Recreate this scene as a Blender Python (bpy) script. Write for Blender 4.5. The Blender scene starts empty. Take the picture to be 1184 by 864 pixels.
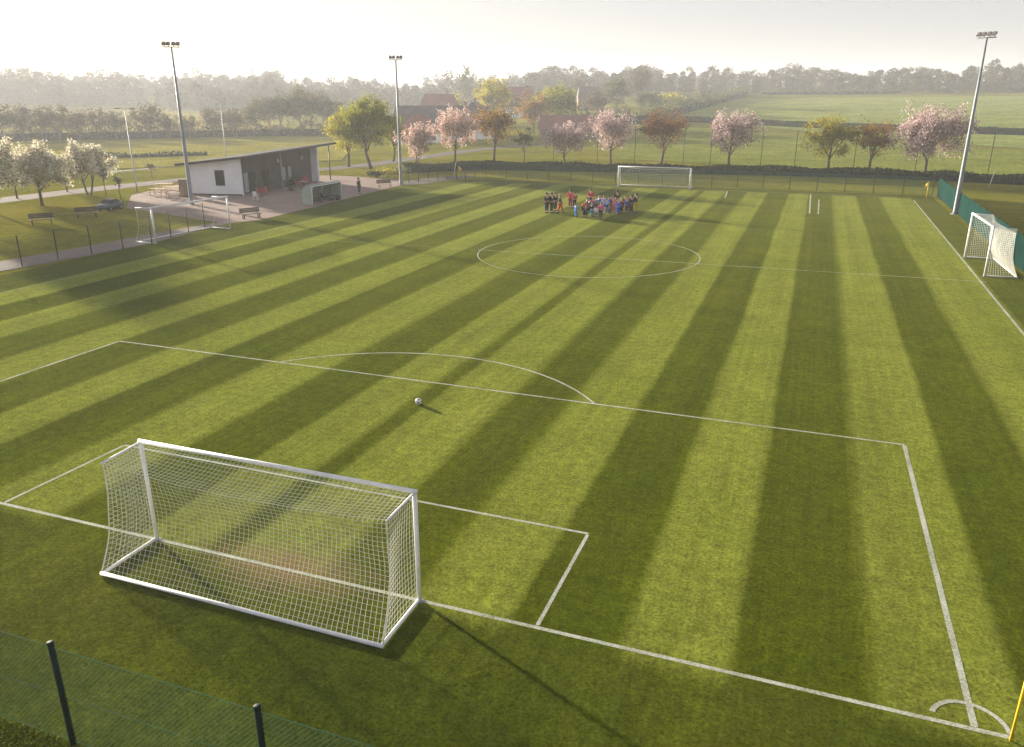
import bpy, bmesh, math, random
import numpy as np
from mathutils import Vector, Matrix

R = math.radians
scene = bpy.context.scene
COL = scene.collection
random.seed(7)

# ------------------------------------------------------------------ camera geometry (drone at 10.2 m)
CAM_H, PITCH, YAW, FPX = 10.2, R(19.1668), R(20.5003), 912.0


def ray(px, py):
    x = (px - 592) / FPX
    d = (py - 432) / FPX
    fw = math.cos(PITCH) - d * math.sin(PITCH)
    dn = math.sin(PITCH) + d * math.cos(PITCH)
    return Vector((x * math.cos(YAW) - fw * math.sin(YAW), x * math.sin(YAW) + fw * math.cos(YAW), -dn))


def smooth(a, b, v):
    t = min(1.0, max(0.0, (v - a) / (b - a)))
    return t * t * (3 - 2 * t)


def ramp(d, d0, soft=40.0):
    v = d - d0
    if v > soft:
        return v
    if v < -soft:
        return 0.0
    return (v + soft) ** 2 / (4 * soft)


def hz(x, y):
    """Height of the land: flat round the pitch, gently rising fields beyond."""
    d = math.hypot(x, y)
    if d < 140:
        return 0.0
    az = math.degrees(math.atan2(x, y))
    wr = smooth(-27, -11, az) * (1 - smooth(60, 120, az))
    wl = smooth(-150, -80, az) if az < -27 else 1.0
    zr = 0.043 * ramp(d, 195) - 0.033 * ramp(d, 600)
    zl = (0.022 * ramp(d, 285) + 0.022 * ramp(d, 560) - 0.034 * ramp(d, 880)) * wl
    return zr * wr + zl * (1 - wr)


def at(px, py, z=0.0):
    """Ground point (plus z) that the camera sees at a pixel of the photograph."""
    r = ray(px, py)
    t = 5.0
    step = 1.0
    while t < 1400:
        p = Vector((0, 0, CAM_H)) + r * t
        if p.z <= hz(p.x, p.y) + z:
            lo, hi = t - step, t
            for _ in range(30):
                m = (lo + hi) / 2
                p = Vector((0, 0, CAM_H)) + r * m
                if p.z <= hz(p.x, p.y) + z:
                    hi = m
                else:
                    lo = m
            return p
        t += step
    return p


def polar(px, dist):
    """Ground point at a distance in the direction of a picture column."""
    r = ray(px, 115)
    h = math.hypot(r.x, r.y)
    x, y = r.x / h * dist, r.y / h * dist
    return Vector((x, y, hz(x, y)))


# ------------------------------------------------------------------ tags and links
def tag(o, label=None, cat=None, group=None, kind=None):
    if label: o['label'] = label
    if cat: o['category'] = cat
    if group: o['group'] = group
    if kind: o['kind'] = kind
    return o


def thing(name, label, cat, loc=(0, 0, 0), rz=0.0, group=None):
    o = bpy.data.objects.new(name, None)
    o.empty_display_size = 0.3
    COL.objects.link(o)
    o.location = loc
    o.rotation_euler = (0, 0, rz)
    return tag(o, label, cat, group)


class MB:
    """Collects shapes and links them as one mesh object."""

    def __init__(self):
        self.v, self.f, self.mi, self.cur = [], [], [], 0

    def add(self, vs, fs):
        n = len(self.v)
        self.v += [tuple(p) for p in vs]
        self.f += [tuple(i + n for i in f) for f in fs]
        self.mi += [self.cur] * len(fs)

    def box(self, c, s, rz=0.0, M=None):
        hx, hy, hh = s[0] / 2, s[1] / 2, s[2] / 2
        vs = [Vector((x * hx, y * hy, z * hh)) for z in (-1, 1) for y in (-1, 1) for x in (-1, 1)]
        m = Matrix.Translation(c) @ Matrix.Rotation(rz, 4, 'Z')
        if M: m = M @ m
        self.add([m @ p for p in vs], [(0, 2, 3, 1), (4, 5, 7, 6), (0, 1, 5, 4), (1, 3, 7, 5), (3, 2, 6, 7), (2, 0, 4, 6)])
        return self

    def tube(self, pts, rad, n=8, caps=True, closed=False):
        pts = [Vector(p) for p in pts]
        rads = rad if isinstance(rad, (list, tuple)) else [rad] * len(pts)
        k = len(pts)
        vs = []
        up = None
        for i, p in enumerate(pts):
            a = pts[max(0, i - 1)]
            b = pts[min(k - 1, i + 1)]
            t = (b - a)
            if t.length < 1e-9: t = Vector((0, 0, 1))
            t.normalize()
            if up is None or abs(up.dot(t)) > 0.95:
                up = Vector((0, 0, 1)) if abs(t.z) < 0.9 else Vector((1, 0, 0))
            u = t.cross(up).normalized()
            w = u.cross(t).normalized()
            for j in range(n):
                an = 2 * math.pi * j / n
                vs.append(p + (u * math.cos(an) + w * math.sin(an)) * rads[i])
        fs = [(i * n + j, i * n + (j + 1) % n, (i + 1) * n + (j + 1) % n, (i + 1) * n + j) for i in range(k - 1) for j in range(n)]
        if caps:
            fs.append(tuple(range(n - 1, -1, -1)))
            fs.append(tuple((k - 1) * n + j for j in range(n)))
        self.add(vs, fs)
        return self

    def sphere(self, c, r, seg=10, rings=6):
        c = Vector(c)
        rr = r if isinstance(r, (tuple, list)) else (r, r, r)
        vs = [c + Vector((0, 0, -rr[2]))]
        for i in range(1, rings):
            a = -math.pi / 2 + math.pi * i / rings
            for j in range(seg):
                b = 2 * math.pi * j / seg
                vs.append(c + Vector((rr[0] * math.cos(a) * math.cos(b), rr[1] * math.cos(a) * math.sin(b), rr[2] * math.sin(a))))
        vs.append(c + Vector((0, 0, rr[2])))
        fs = [(0, 1 + (j + 1) % seg, 1 + j) for j in range(seg)]
        for i in range(rings - 2):
            for j in range(seg):
                a = 1 + i * seg + j
                b = 1 + i * seg + (j + 1) % seg
                fs.append((a, b, b + seg, a + seg))
        l = len(vs) - 1
        o = 1 + (rings - 2) * seg
        fs += [(o + j, o + (j + 1) % seg, l) for j in range(seg)]
        self.add(vs, fs)
        return self

    def prism(self, poly, axis_vec):
        """Solid from a planar polygon (3-D points) pushed along a vector."""
        poly = [Vector(p) for p in poly]
        av = Vector(axis_vec)
        n = len(poly)
        vs = poly + [p + av for p in poly]
        fs = [tuple(range(n - 1, -1, -1)), tuple(range(n, 2 * n))]
        fs += [(i, (i + 1) % n, n + (i + 1) % n, n + i) for i in range(n)]
        self.add(vs, fs)
        return self

    def build(self, name, mats, parent=None, smooth_=False, bevel=0.0, fixn=True):
        me = bpy.data.meshes.new(name)
        me.from_pydata(self.v, [], self.f)
        if not isinstance(mats, (list, tuple)): mats = [mats]
        for m in mats: me.materials.append(m)
        if len(mats) > 1:
            me.polygons.foreach_set('material_index', self.mi)
        if fixn or bevel:
            bm = bmesh.new()
            bm.from_mesh(me)
            bmesh.ops.recalc_face_normals(bm, faces=bm.faces)
            if bevel:
                es = [e for e in bm.edges if len(e.link_faces) == 2 and e.calc_face_angle(0) > 0.5]
                bmesh.ops.bevel(bm, geom=es, offset=bevel, segments=1, affect='EDGES', clamp_overlap=True)
            bm.to_mesh(me)
            bm.free()
        if smooth_:
            me.polygons.foreach_set('use_smooth', [True] * len(me.polygons))
        o = bpy.data.objects.new(name, me)
        COL.objects.link(o)
        if parent: o.parent = parent
        return o


def copy_tree(o, parent=None):
    c = o.copy()
    COL.objects.link(c)
    c.parent = parent
    for ch in o.children:
        copy_tree(ch, c)
    return c


# ------------------------------------------------------------------ materials
def new_mat(name):
    m = bpy.data.materials.new(name)
    m.use_nodes = True
    nt = m.node_tree
    b = nt.nodes['Principled BSDF']
    return m, nt, b


def N(nt, kind, **kw):
    n = nt.nodes.new(kind)
    for k, v in kw.items():
        if k in n.inputs.keys() if isinstance(k, str) else False:
            n.inputs[k].default_value = v
        else:
            setattr(n, k, v)
    return n


def noise(nt, vec, scale, detail=3.0, rough=0.6):
    n = nt.nodes.new('ShaderNodeTexNoise')
    n.inputs['Scale'].default_value = scale
    n.inputs['Detail'].default_value = detail
    n.inputs['Roughness'].default_value = rough
    if vec is not None: nt.links.new(vec, n.inputs['Vector'])
    return n.outputs['Fac']


def cramp(nt, fac, stops, interp='LINEAR'):
    n = nt.nodes.new('ShaderNodeValToRGB')
    cr = n.color_ramp
    cr.interpolation = interp
    while len(cr.elements) < len(stops): cr.elements.new(0.5)
    for e, (p, c) in zip(cr.elements, sorted(stops, key=lambda s: s[0])):
        e.position = p
        e.color = c if len(c) == 4 else (*c, 1)
    nt.links.new(fac, n.inputs['Fac'])
    return n.outputs['Color']


def mix(nt, fac, a, b, mode='MIX'):
    n = nt.nodes.new('ShaderNodeMix')
    n.data_type = 'RGBA'
    n.blend_type = mode
    for s, v in ((n.inputs[0], fac), (n.inputs[6], a), (n.inputs[7], b)):
        if isinstance(v, (int, float)):
            s.default_value = v
        elif isinstance(v, (tuple, list)):
            s.default_value = (*v, 1) if len(v) == 3 else v
        else:
            nt.links.new(v, s)
    return n.outputs[2]


def math_(nt, op, a, b=0.0, clamp=False):
    n = nt.nodes.new('ShaderNodeMath')
    n.operation = op
    n.use_clamp = clamp
    for s, v in ((n.inputs[0], a), (n.inputs[1], b)):
        if isinstance(v, (int, float)): s.default_value = v
        else: nt.links.new(v, s)
    return n.outputs[0]


def pos(nt):
    return nt.nodes.new('ShaderNodeNewGeometry').outputs['Position']


def scaled(nt, vec, s):
    n = nt.nodes.new('ShaderNodeMapping')
    n.inputs['Scale'].default_value = s
    nt.links.new(vec, n.inputs['Vector'])
    return n.outputs[0]


def bump(nt, b, h, strength, dist):
    n = nt.nodes.new('ShaderNodeBump')
    n.inputs['Strength'].default_value = strength
    n.inputs['Distance'].default_value = dist
    nt.links.new(h, n.inputs['Height'])
    nt.links.new(n.outputs[0], b.inputs['Normal'])


def plain(name, col, rough=0.6, var=0.25, scale=3.0, metal=0.0, spec=0.4, bmp=0.0):
    """A solid material whose colour wanders a little over the object."""
    m, nt, b = new_mat(name)
    tc = nt.nodes.new('ShaderNodeTexCoord').outputs['Object']
    f = noise(nt, tc, scale, 4)
    lo = tuple(c * (1 - var) for c in col)
    hi = tuple(min(1, c * (1 + var)) for c in col)
    c = cramp(nt, f, [(0.3, lo), (0.7, hi)])
    nt.links.new(c, b.inputs['Base Color'])
    b.inputs['Roughness'].default_value = rough
    b.inputs['Metallic'].default_value = metal
    b.inputs['Specular IOR Level'].default_value = spec
    if bmp:
        bump(nt, b, noise(nt, tc, scale * 8, 3), 0.5, bmp)
    return m


def leaf_mat(name, cols, trans=0.35):
    """Foliage: each leaf takes its colour from its own tint value."""
    m, nt, b = new_mat(name)
    a = nt.nodes.new('ShaderNodeAttribute')
    a.attribute_name = 'tint'
    n = len(cols)
    c = cramp(nt, a.outputs['Fac'], [(i / max(1, n - 1), col) for i, col in enumerate(cols)])
    d = nt.nodes.new('ShaderNodeBsdfDiffuse')
    t = nt.nodes.new('ShaderNodeBsdfTranslucent')
    s = nt.nodes.new('ShaderNodeMixShader')
    s.inputs[0].default_value = trans
    nt.links.new(c, d.inputs[0])
    nt.links.new(c, t.inputs[0])
    nt.links.new(d.outputs[0], s.inputs[1])
    nt.links.new(t.outputs[0], s.inputs[2])
    nt.links.new(s.outputs[0], nt.nodes['Material Output'].inputs['Surface'])
    nt.nodes.remove(b)
    return m


def grass_mat(name, a, b_, c_, big=0.06, fine=9.0, rough_bump=0.03):
    m, nt, b = new_mat(name)
    p = pos(nt)
    f1 = noise(nt, p, big, 5, 0.65)
    f2 = noise(nt, p, fine, 4, 0.75)
    f3 = noise(nt, p, fine * 0.13, 4, 0.6)
    c = cramp(nt, f1, [(0.32, a), (0.52, b_), (0.7, c_)])
    c = mix(nt, 1.0, c, cramp(nt, f2, [(0.25, (0.35,) * 3), (0.75, (1.55,) * 3)]), 'MULTIPLY')
    c = mix(nt, 1.0, c, cramp(nt, f3, [(0.25, (0.7,) * 3), (0.75, (1.25,) * 3)]), 'MULTIPLY')
    nt.links.new(c, b.inputs['Base Color'])
    b.inputs['Roughness'].default_value = 0.9
    b.inputs['Specular IOR Level'].default_value = 0.0
    bump(nt, b, f2, 0.8, rough_bump)
    return m


# mown bands across the pitch: (left edge, right edge) of every dark band, metres
DARK = [(-44.4, -41.8), (-39.1, -36.2), (-33.6, -30.75), (-28.2, -25.35), (-22.95, -20.2), (-17.4, -14.7), (-12.7, -11.9),
        (-9.44, -7.1), (-4.93, -2.52), (-0.39, 2.06), (4.44, 6.95)]


def pitch_mat():
    m, nt, b = new_mat('mown_turf')
    p = pos(nt)
    sx = nt.nodes.new('ShaderNodeSeparateXYZ')
    nt.links.new(p, sx.inputs[0])
    wob = noise(nt, scaled(nt, p, (0.6, 0.12, 1)), 1.0, 3)
    wob2 = noise(nt, p, 7.0, 2)
    x = math_(nt, 'ADD', sx.outputs[0], math_(nt, 'MULTIPLY', math_(nt, 'SUBTRACT', wob, 0.5), 0.35))
    x = math_(nt, 'ADD', x, math_(nt, 'MULTIPLY', math_(nt, 'SUBTRACT', wob2, 0.5), 0.18))
    u = math_(nt, 'DIVIDE', math_(nt, 'ADD', x, 46.0), 60.0)
    e = 0.05
    fs = []
    for part in (DARK[:6], DARK[6:]):
        st = []
        for l, r in part:
            st += [((l - e + 46) / 60, (1, 1, 1)), ((l + e + 46) / 60, (0, 0, 0)), ((r - e + 46) / 60, (0, 0, 0)), ((r + e + 46) / 60, (1, 1, 1))]
        fs.append(cramp(nt, u, st))
    band = mix(nt, 1.0, fs[0], fs[1], 'MULTIPLY')
    # only inside the mown playing area; margins keep a middle tone
    def step(v, a, w):
        n = nt.nodes.new('ShaderNodeMapRange')
        n.inputs['From Min'].default_value = a
        n.inputs['From Max'].default_value = a + w
        nt.links.new(v, n.inputs['Value'])
        return n.outputs[0]
    inside = math_(nt, 'MULTIPLY', step(x, -42.5, 0.3), math_(nt, 'SUBTRACT', 1.0, step(x, 9.9, 0.3)))
    yy = math_(nt, 'ADD', sx.outputs[1], math_(nt, 'MULTIPLY', math_(nt, 'SUBTRACT', wob2, 0.5), 0.5))
    inside = math_(nt, 'MULTIPLY', inside, step(yy, 12.3, 0.7))
    inside = math_(nt, 'MULTIPLY', inside, math_(nt, 'SUBTRACT', 1.0, step(yy, 97.0, 0.5)))
    fine = noise(nt, p, 13.0, 5, 0.85)
    mid = noise(nt, p, 3.2, 5, 0.7)
    big = noise(nt, p, 0.16, 4, 0.6)
    lines = noise(nt, scaled(nt, p, (5.5, 0.05, 1)), 1.0, 3, 0.7)
    wide = noise(nt, scaled(nt, p, (0.85, 0.025, 1)), 1.0, 2, 0.5)
    patch = noise(nt, p, 0.55, 4, 0.6)
    light = cramp(nt, big, [(0.3, (0.140, 0.171, 0.021)), (0.7, (0.173, 0.194, 0.029))])
    dark = cramp(nt, big, [(0.3, (0.053, 0.073, 0.002)), (0.7, (0.072, 0.088, 0.004))])
    marg = cramp(nt, big, [(0.3, (0.048, 0.066, 0.004)), (0.7, (0.072, 0.085, 0.007))])
    c = mix(nt, band, dark, light)
    c = mix(nt, inside, marg, c)
    for f, lo, hi in ((fine, 0.02, 2.05), (mid, 0.56, 1.44), (lines, 0.84, 1.16), (wide, 0.80, 1.20), (patch, 0.82, 1.18)):
        c = mix(nt, 1.0, c, cramp(nt, f, [(0.22, (lo,) * 3), (0.78, (hi,) * 3)]), 'MULTIPLY')
    # worn earth in the near goal mouth
    dv = nt.nodes.new('ShaderNodeVectorMath')
    dv.operation = 'DISTANCE'
    nt.links.new(scaled(nt, p, (0.36, 0.85, 0)), dv.inputs[0])
    dv.inputs[1].default_value = (-10.4 * 0.36, 12.9 * 0.85, 0)
    w = math_(nt, 'ADD', dv.outputs['Value'], math_(nt, 'MULTIPLY', math_(nt, 'SUBTRACT', mid, 0.5), 1.6))
    worn = cramp(nt, w, [(0.10, (0.85,) * 3), (0.95, (0,) * 3)])
    c = mix(nt, worn, c, (0.205, 0.140, 0.066))
    nt.links.new(c, b.inputs['Base Color'])
    b.inputs['Roughness'].default_value = 0.85
    b.inputs['Specular IOR Level'].default_value = 0.0
    b.inputs['Sheen Weight'].default_value = 0.08
    b.inputs['Sheen Roughness'].default_value = 0.35
    b.inputs['Sheen Tint'].default_value = (0.62, 0.60, 0.20, 1)
    h = math_(nt, 'ADD', fine, math_(nt, 'MULTIPLY', mid, 0.6))
    bump(nt, b, h, 1.0, 0.05)
    return m


def paint_line_mat():
    m, nt, b = new_mat('pitch_paint')
    p = pos(nt)
    f = noise(nt, p, 26.0, 4, 0.8)
    g = noise(nt, p, 0.7, 3)
    k = math_(nt, 'ADD', f, math_(nt, 'MULTIPLY', g, 0.5))
    c = cramp(nt, k, [(0.54, (0.12, 0.14, 0.04)), (0.88, (0.52, 0.54, 0.47))])
    nt.links.new(c, b.inputs['Base Color'])
    b.inputs['Roughness'].default_value = 0.95
    b.inputs['Specular IOR Level'].default_value = 0.05
    return m


def paving_mat(name, a, b_, scale):
    m, nt, b = new_mat(name)
    p = pos(nt)
    f = noise(nt, p, 0.35, 5, 0.65)
    c = cramp(nt, f, [(0.3, a), (0.7, b_)])
    if scale:
        br = nt.nodes.new('ShaderNodeTexBrick')
        br.inputs['Scale'].default_value = scale
        br.inputs['Color1'].default_value = (1, 1, 1, 1)
        br.inputs['Color2'].default_value = (0.86, 0.84, 0.84, 1)
        br.inputs['Mortar'].default_value = (0.6, 0.58, 0.56, 1)
        nt.links.new(p, br.inputs['Vector'])
        c = mix(nt, 1.0, c, br.outputs['Color'], 'MULTIPLY')
    f2 = noise(nt, p, 6, 4, 0.7)
    c = mix(nt, 1.0, c, cramp(nt, f2, [(0.25, (0.8,) * 3), (0.75, (1.15,) * 3)]), 'MULTIPLY')
    nt.links.new(c, b.inputs['Base Color'])
    b.inputs['Roughness'].default_value = 0.95
    b.inputs['Specular IOR Level'].default_value = 0.05
    return m


def brick_mat(name, a, b_, mortar, scale=6.0):
    m, nt, b = new_mat(name)
    tc = nt.nodes.new('ShaderNodeTexCoord').outputs['Object']
    sx = nt.nodes.new('ShaderNodeSeparateXYZ')
    nt.links.new(tc, sx.inputs[0])
    cb = nt.nodes.new('ShaderNodeCombineXYZ')
    nt.links.new(math_(nt, 'ADD', sx.outputs[0], sx.outputs[1]), cb.inputs[0])
    nt.links.new(sx.outputs[2], cb.inputs[1])
    br = nt.nodes.new('ShaderNodeTexBrick')
    br.inputs['Scale'].default_value = scale
    br.inputs['Color1'].default_value = (*a, 1)
    br.inputs['Color2'].default_value = (*b_, 1)
    br.inputs['Mortar'].default_value = (*mortar, 1)
    nt.links.new(cb.outputs[0], br.inputs['Vector'])
    f = noise(nt, tc, 0.8, 4)
    c = mix(nt, 1.0, br.outputs['Color'], cramp(nt, f, [(0.3, (0.8,) * 3), (0.7, (1.2,) * 3)]), 'MULTIPLY')
    nt.links.new(c, b.inputs['Base Color'])
    b.inputs['Roughness'].default_value = 0.85
    return m


M = dict(
    white=plain('white_powder_coat', (0.78, 0.78, 0.78), 0.45, 0.10, 3),
    cord=plain('white_net_cord', (0.72, 0.71, 0.66), 0.8, 0.08, 5),
    steel=plain('galvanised_steel', (0.24, 0.265, 0.30), 0.55, 0.18, 1.2, metal=0.15),
    lampgrey=plain('floodlight_housing', (0.16, 0.14, 0.14), 0.5, 0.2, 4),
    lens=plain('floodlight_glass', (0.32, 0.33, 0.34), 0.15, 0.1, 4),
    green=plain('dark_green_steel', (0.006, 0.020, 0.015), 0.7, 0.3, 3, spec=0.15),
    wire=plain('green_fence_wire', (0.030, 0.105, 0.060), 0.8, 0.2, 3, spec=0.1),
    screen=plain('green_windbreak_cloth', (0.007, 0.030, 0.025), 0.9, 0.25, 0.6, spec=0.0),
    yellow=plain('yellow_plastic', (0.80, 0.50, 0.02), 0.5, 0.1, 4),
    render=plain('white_render', (0.82, 0.82, 0.83), 0.8, 0.07, 0.6),
    roof=plain('dark_roof_sheet', (0.040, 0.038, 0.042), 0.85, 0.25, 0.8, spec=0.05),
    soffit=plain('brown_roof_soffit', (0.12, 0.09, 0.075), 0.7, 0.2, 2),
    brick=brick_mat('brown_clinker_brick', (0.066, 0.046, 0.038), (0.092, 0.064, 0.052), (0.085, 0.072, 0.062)),
    glass=plain('window_glass', (0.012, 0.014, 0.016), 0.15, 0.2, 1, spec=0.3),
    frame=plain('dark_window_frame', (0.035, 0.035, 0.038), 0.5, 0.2, 3),
    curtain=plain('pale_curtain', (0.34, 0.36, 0.33), 0.85, 0.1, 2),
    concrete=plain('grey_concrete', (0.30, 0.29, 0.28), 0.9, 0.2, 1.5),
    red=plain('red_plastic', (0.50, 0.03, 0.025), 0.45, 0.15, 3),
    palewood=plain('pale_timber', (0.44, 0.33, 0.20), 0.75, 0.25, 6),
    darkwood=plain('dark_timber', (0.045, 0.028, 0.022), 0.7, 0.3, 6),
    midwood=plain('weathered_timber', (0.24, 0.17, 0.11), 0.8, 0.3, 6),
    blackmetal=plain('black_metal', (0.02, 0.02, 0.022), 0.5, 0.3, 3),
    canvas=plain('pale_green_polycarbonate', (0.34, 0.40, 0.33), 0.4, 0.12, 1.5),
    bluegrey=plain('blue_grey_car_paint', (0.016, 0.032, 0.060), 0.3, 0.1, 2, spec=0.6),
    rubber=plain('black_rubber', (0.015, 0.015, 0.016), 0.9, 0.2, 6),
    slate=plain('grey_roof_tiles', (0.095, 0.080, 0.085), 0.75, 0.25, 0.7),
    tile=plain('red_roof_tiles', (0.22, 0.085, 0.058), 0.8, 0.3, 0.6),
    tile2=plain('faded_red_roof_tiles', (0.21, 0.085, 0.075), 0.8, 0.25, 0.6),
    redbrick=brick_mat('red_brick', (0.22, 0.085, 0.055), (0.27, 0.11, 0.07), (0.3, 0.26, 0.22), 4.0),
    bark=plain('brown_bark', (0.085, 0.062, 0.048), 0.95, 0.35, 5, bmp=0.02),
    barkgrey=plain('grey_bark', (0.13, 0.115, 0.10), 0.95, 0.3, 5, bmp=0.02),
    hedgecore=plain('dark_hedge_stems', (0.016, 0.020, 0.010), 0.95, 0.3, 2, spec=0.0),
    shell=plain('shaded_green_polycarbonate', (0.10, 0.13, 0.10), 0.4, 0.15, 1.5),  # side-panel green darkened, so the shelter's interior shade is in the colour
    skin=plain('skin', (0.48, 0.28, 0.20), 0.6, 0.06, 4),
    hairdark=plain('dark_brown_hair', (0.030, 0.020, 0.014), 0.7, 0.3, 20),
    hairfair=plain('fair_hair', (0.34, 0.22, 0.10), 0.7, 0.3, 20),
    eyes=plain('dark_eyes', (0.02, 0.02, 0.02), 0.2, 0.1, 5),
    ballwhite=plain('ball_white', (0.80, 0.80, 0.80), 0.4, 0.04, 5),
    balldark=plain('ball_dark', (0.04, 0.04, 0.05), 0.4, 0.2, 5),
)
L = dict(
    pink=leaf_mat('pink_blossom', [(0.26, 0.16, 0.12), (0.50, 0.32, 0.27), (0.70, 0.53, 0.48), (0.82, 0.71, 0.66)]),
    mauve=leaf_mat('mauve_pink_blossom', [(0.20, 0.13, 0.12), (0.40, 0.28, 0.27), (0.64, 0.49, 0.48), (0.80, 0.70, 0.69)]),
    whiteb=leaf_mat('cream_blossom', [(0.22, 0.20, 0.09), (0.46, 0.41, 0.25), (0.74, 0.70, 0.58), (0.87, 0.85, 0.78)]),
    bronze=leaf_mat('bronze_leaves', [(0.12, 0.068, 0.020), (0.30, 0.172, 0.042), (0.43, 0.28, 0.075)]),
    rust=leaf_mat('red_bronze_leaves', [(0.095, 0.048, 0.024), (0.24, 0.128, 0.060), (0.34, 0.20, 0.09)]),
    gold=leaf_mat('golden_green_leaves', [(0.15, 0.14, 0.010), (0.30, 0.27, 0.022), (0.44, 0.38, 0.045)], 0.45),
    lime=leaf_mat('spring_lime_leaves', [(0.12, 0.135, 0.014), (0.24, 0.25, 0.026), (0.36, 0.36, 0.045)], 0.45),
    yellowgreen=leaf_mat('yellow_green_leaves', [(0.20, 0.19, 0.02), (0.37, 0.33, 0.038), (0.48, 0.42, 0.06)], 0.5),
    sage=leaf_mat('grey_green_leaves', [(0.07, 0.085, 0.035), (0.12, 0.135, 0.055), (0.17, 0.175, 0.08)]),
    twig=leaf_mat('budding_twigs', [(0.10, 0.078, 0.055), (0.15, 0.12, 0.08), (0.20, 0.18, 0.10)]),
    hedge=leaf_mat('dark_hedge_leaves', [(0.020, 0.034, 0.012), (0.035, 0.055, 0.018), (0.055, 0.078, 0.024)], 0.2),
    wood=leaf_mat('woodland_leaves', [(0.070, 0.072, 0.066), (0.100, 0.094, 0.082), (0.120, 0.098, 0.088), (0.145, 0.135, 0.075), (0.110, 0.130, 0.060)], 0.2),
    blade=leaf_mat('grass_blades', [(0.055, 0.078, 0.006), (0.090, 0.110, 0.010), (0.145, 0.155, 0.022)], 0.45),
)

G_ROUGH = grass_mat('rough_grass', (0.115, 0.122, 0.011), (0.180, 0.172, 0.018), (0.250, 0.220, 0.032))
G_FIELD = grass_mat('spring_crop', (0.150, 0.180, 0.026), (0.180, 0.205, 0.033), (0.205, 0.225, 0.042), 0.02, 1.2, 0.1)
G_FIELD2 = grass_mat('pale_crop', (0.185, 0.220, 0.045), (0.210, 0.245, 0.055), (0.235, 0.260, 0.065), 0.012, 0.8, 0.1)
G_HAY = grass_mat('pale_meadow', (0.200, 0.190, 0.030), (0.250, 0.225, 0.040), (0.290, 0.255, 0.052), 0.02, 1.4, 0.1)
TURF = pitch_mat()
PAINT = paint_line_mat()
PAVE = paving_mat('pinkish_paving', (0.27, 0.200, 0.172), (0.345, 0.262, 0.228), 1.2)
ASPH = paving_mat('grey_lane', (0.110, 0.092, 0.085), (0.150, 0.128, 0.118), 0)
GRAVEL = paving_mat('pale_path', (0.170, 0.140, 0.124), (0.225, 0.188, 0.168), 0)


# ------------------------------------------------------------------ the setting
def ground():
    radii = [0, 12, 25, 40, 60, 80, 100, 120, 140, 155, 170, 185, 200, 215, 230, 250, 270, 290, 310, 335, 360, 390, 420, 460, 500, 540, 580, 620,
             670, 730, 800, 880, 970, 1080, 1200, 1380]
    na = 240
    vs, fs = [(0, 0, 0)], []
    for r in radii[1:]:
        for j in range(na):
            a = 2 * math.pi * j / na
            x, y = r * math.sin(a), r * math.cos(a)
            vs.append((x, y, hz(x, y)))
    fs += [(0, 1 + (j + 1) % na, 1 + j) for j in range(na)]
    for i in range(len(radii) - 2):
        o = 1 + i * na
        fs += [(o + j, o + (j + 1) % na, o + na + (j + 1) % na, o + na + j) for j in range(na)]
    b = MB()
    b.add(vs, fs)
    o = b.build('ground', G_ROUGH, smooth_=True)
    tag(o, 'rough grass land around the pitch rising to the woods', kind='structure')


def sheet(name, poly, mat, z, label, drape=False):
    """A flat surface from ground points; draped ones follow the land on a grid between four corners."""
    b = MB()
    if drape:
        a, bb, c, d = [Vector(p) for p in poly]
        nu, nv = 40, 30
        vs = []
        for j in range(nv + 1):
            for i in range(nu + 1):
                u, v = i / nu, j / nv
                p = (a * (1 - u) + bb * u) * (1 - v) + (d * (1 - u) + c * u) * v
                vs.append((p.x, p.y, hz(p.x, p.y) + z))
        b.add(vs, [(j * (nu + 1) + i, j * (nu + 1) + i + 1, (j + 1) * (nu + 1) + i + 1, (j + 1) * (nu + 1) + i) for j in range(nv) for i in range(nu)])
    else:
        b.add([(p[0], p[1], hz(p[0], p[1]) + z) for p in poly], [tuple(range(len(poly)))])
    o = b.build(name, mat, smooth_=drape)
    for p in o.data.polygons[:1]:
        if p.normal.z < 0: o.data.flip_normals()
    return tag(o, label, kind='structure')


def strip(name, pts, w, mat, z, label):
    b = MB()
    pts = [Vector((p[0], p[1], 0)) for p in pts]
    fine = []
    for a, c in zip(pts, pts[1:]):
        n = max(1, int((c - a).length / 4))
        fine += [a.lerp(c, i / n) for i in range(n)]
    fine.append(pts[-1])
    for _ in range(6):
        fine = [fine[0]] + [(fine[i - 1] + fine[i] * 2 + fine[i + 1]) / 4 for i in range(1, len(fine) - 1)] + [fine[-1]]
    vs = []
    for i, p in enumerate(fine):
        t = (fine[min(i + 1, len(fine) - 1)] - fine[max(0, i - 1)]).normalized()
        nrm = Vector((-t.y, t.x, 0))
        for s in (-1, 1):
            q = p + nrm * s * w / 2
            vs.append((q.x, q.y, hz(q.x, q.y) + z))
    b.add(vs, [(2 * i, 2 * i + 1, 2 * i + 3, 2 * i + 2) for i in range(len(fine) - 1)])
    o = b.build(name, mat)
    if o.data.polygons[0].normal.z < 0: o.data.flip_normals()
    return tag(o, label, kind='structure')


ground()
sheet('pitch', [(-45.6, 6.6), (12.4, 6.6), (12.4, 100.6), (-43.2, 100.6), (-48.6, 92.0), (-46.4, 60.0)], TURF, 0.012, 'striped mown turf of the football pitch')


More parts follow.
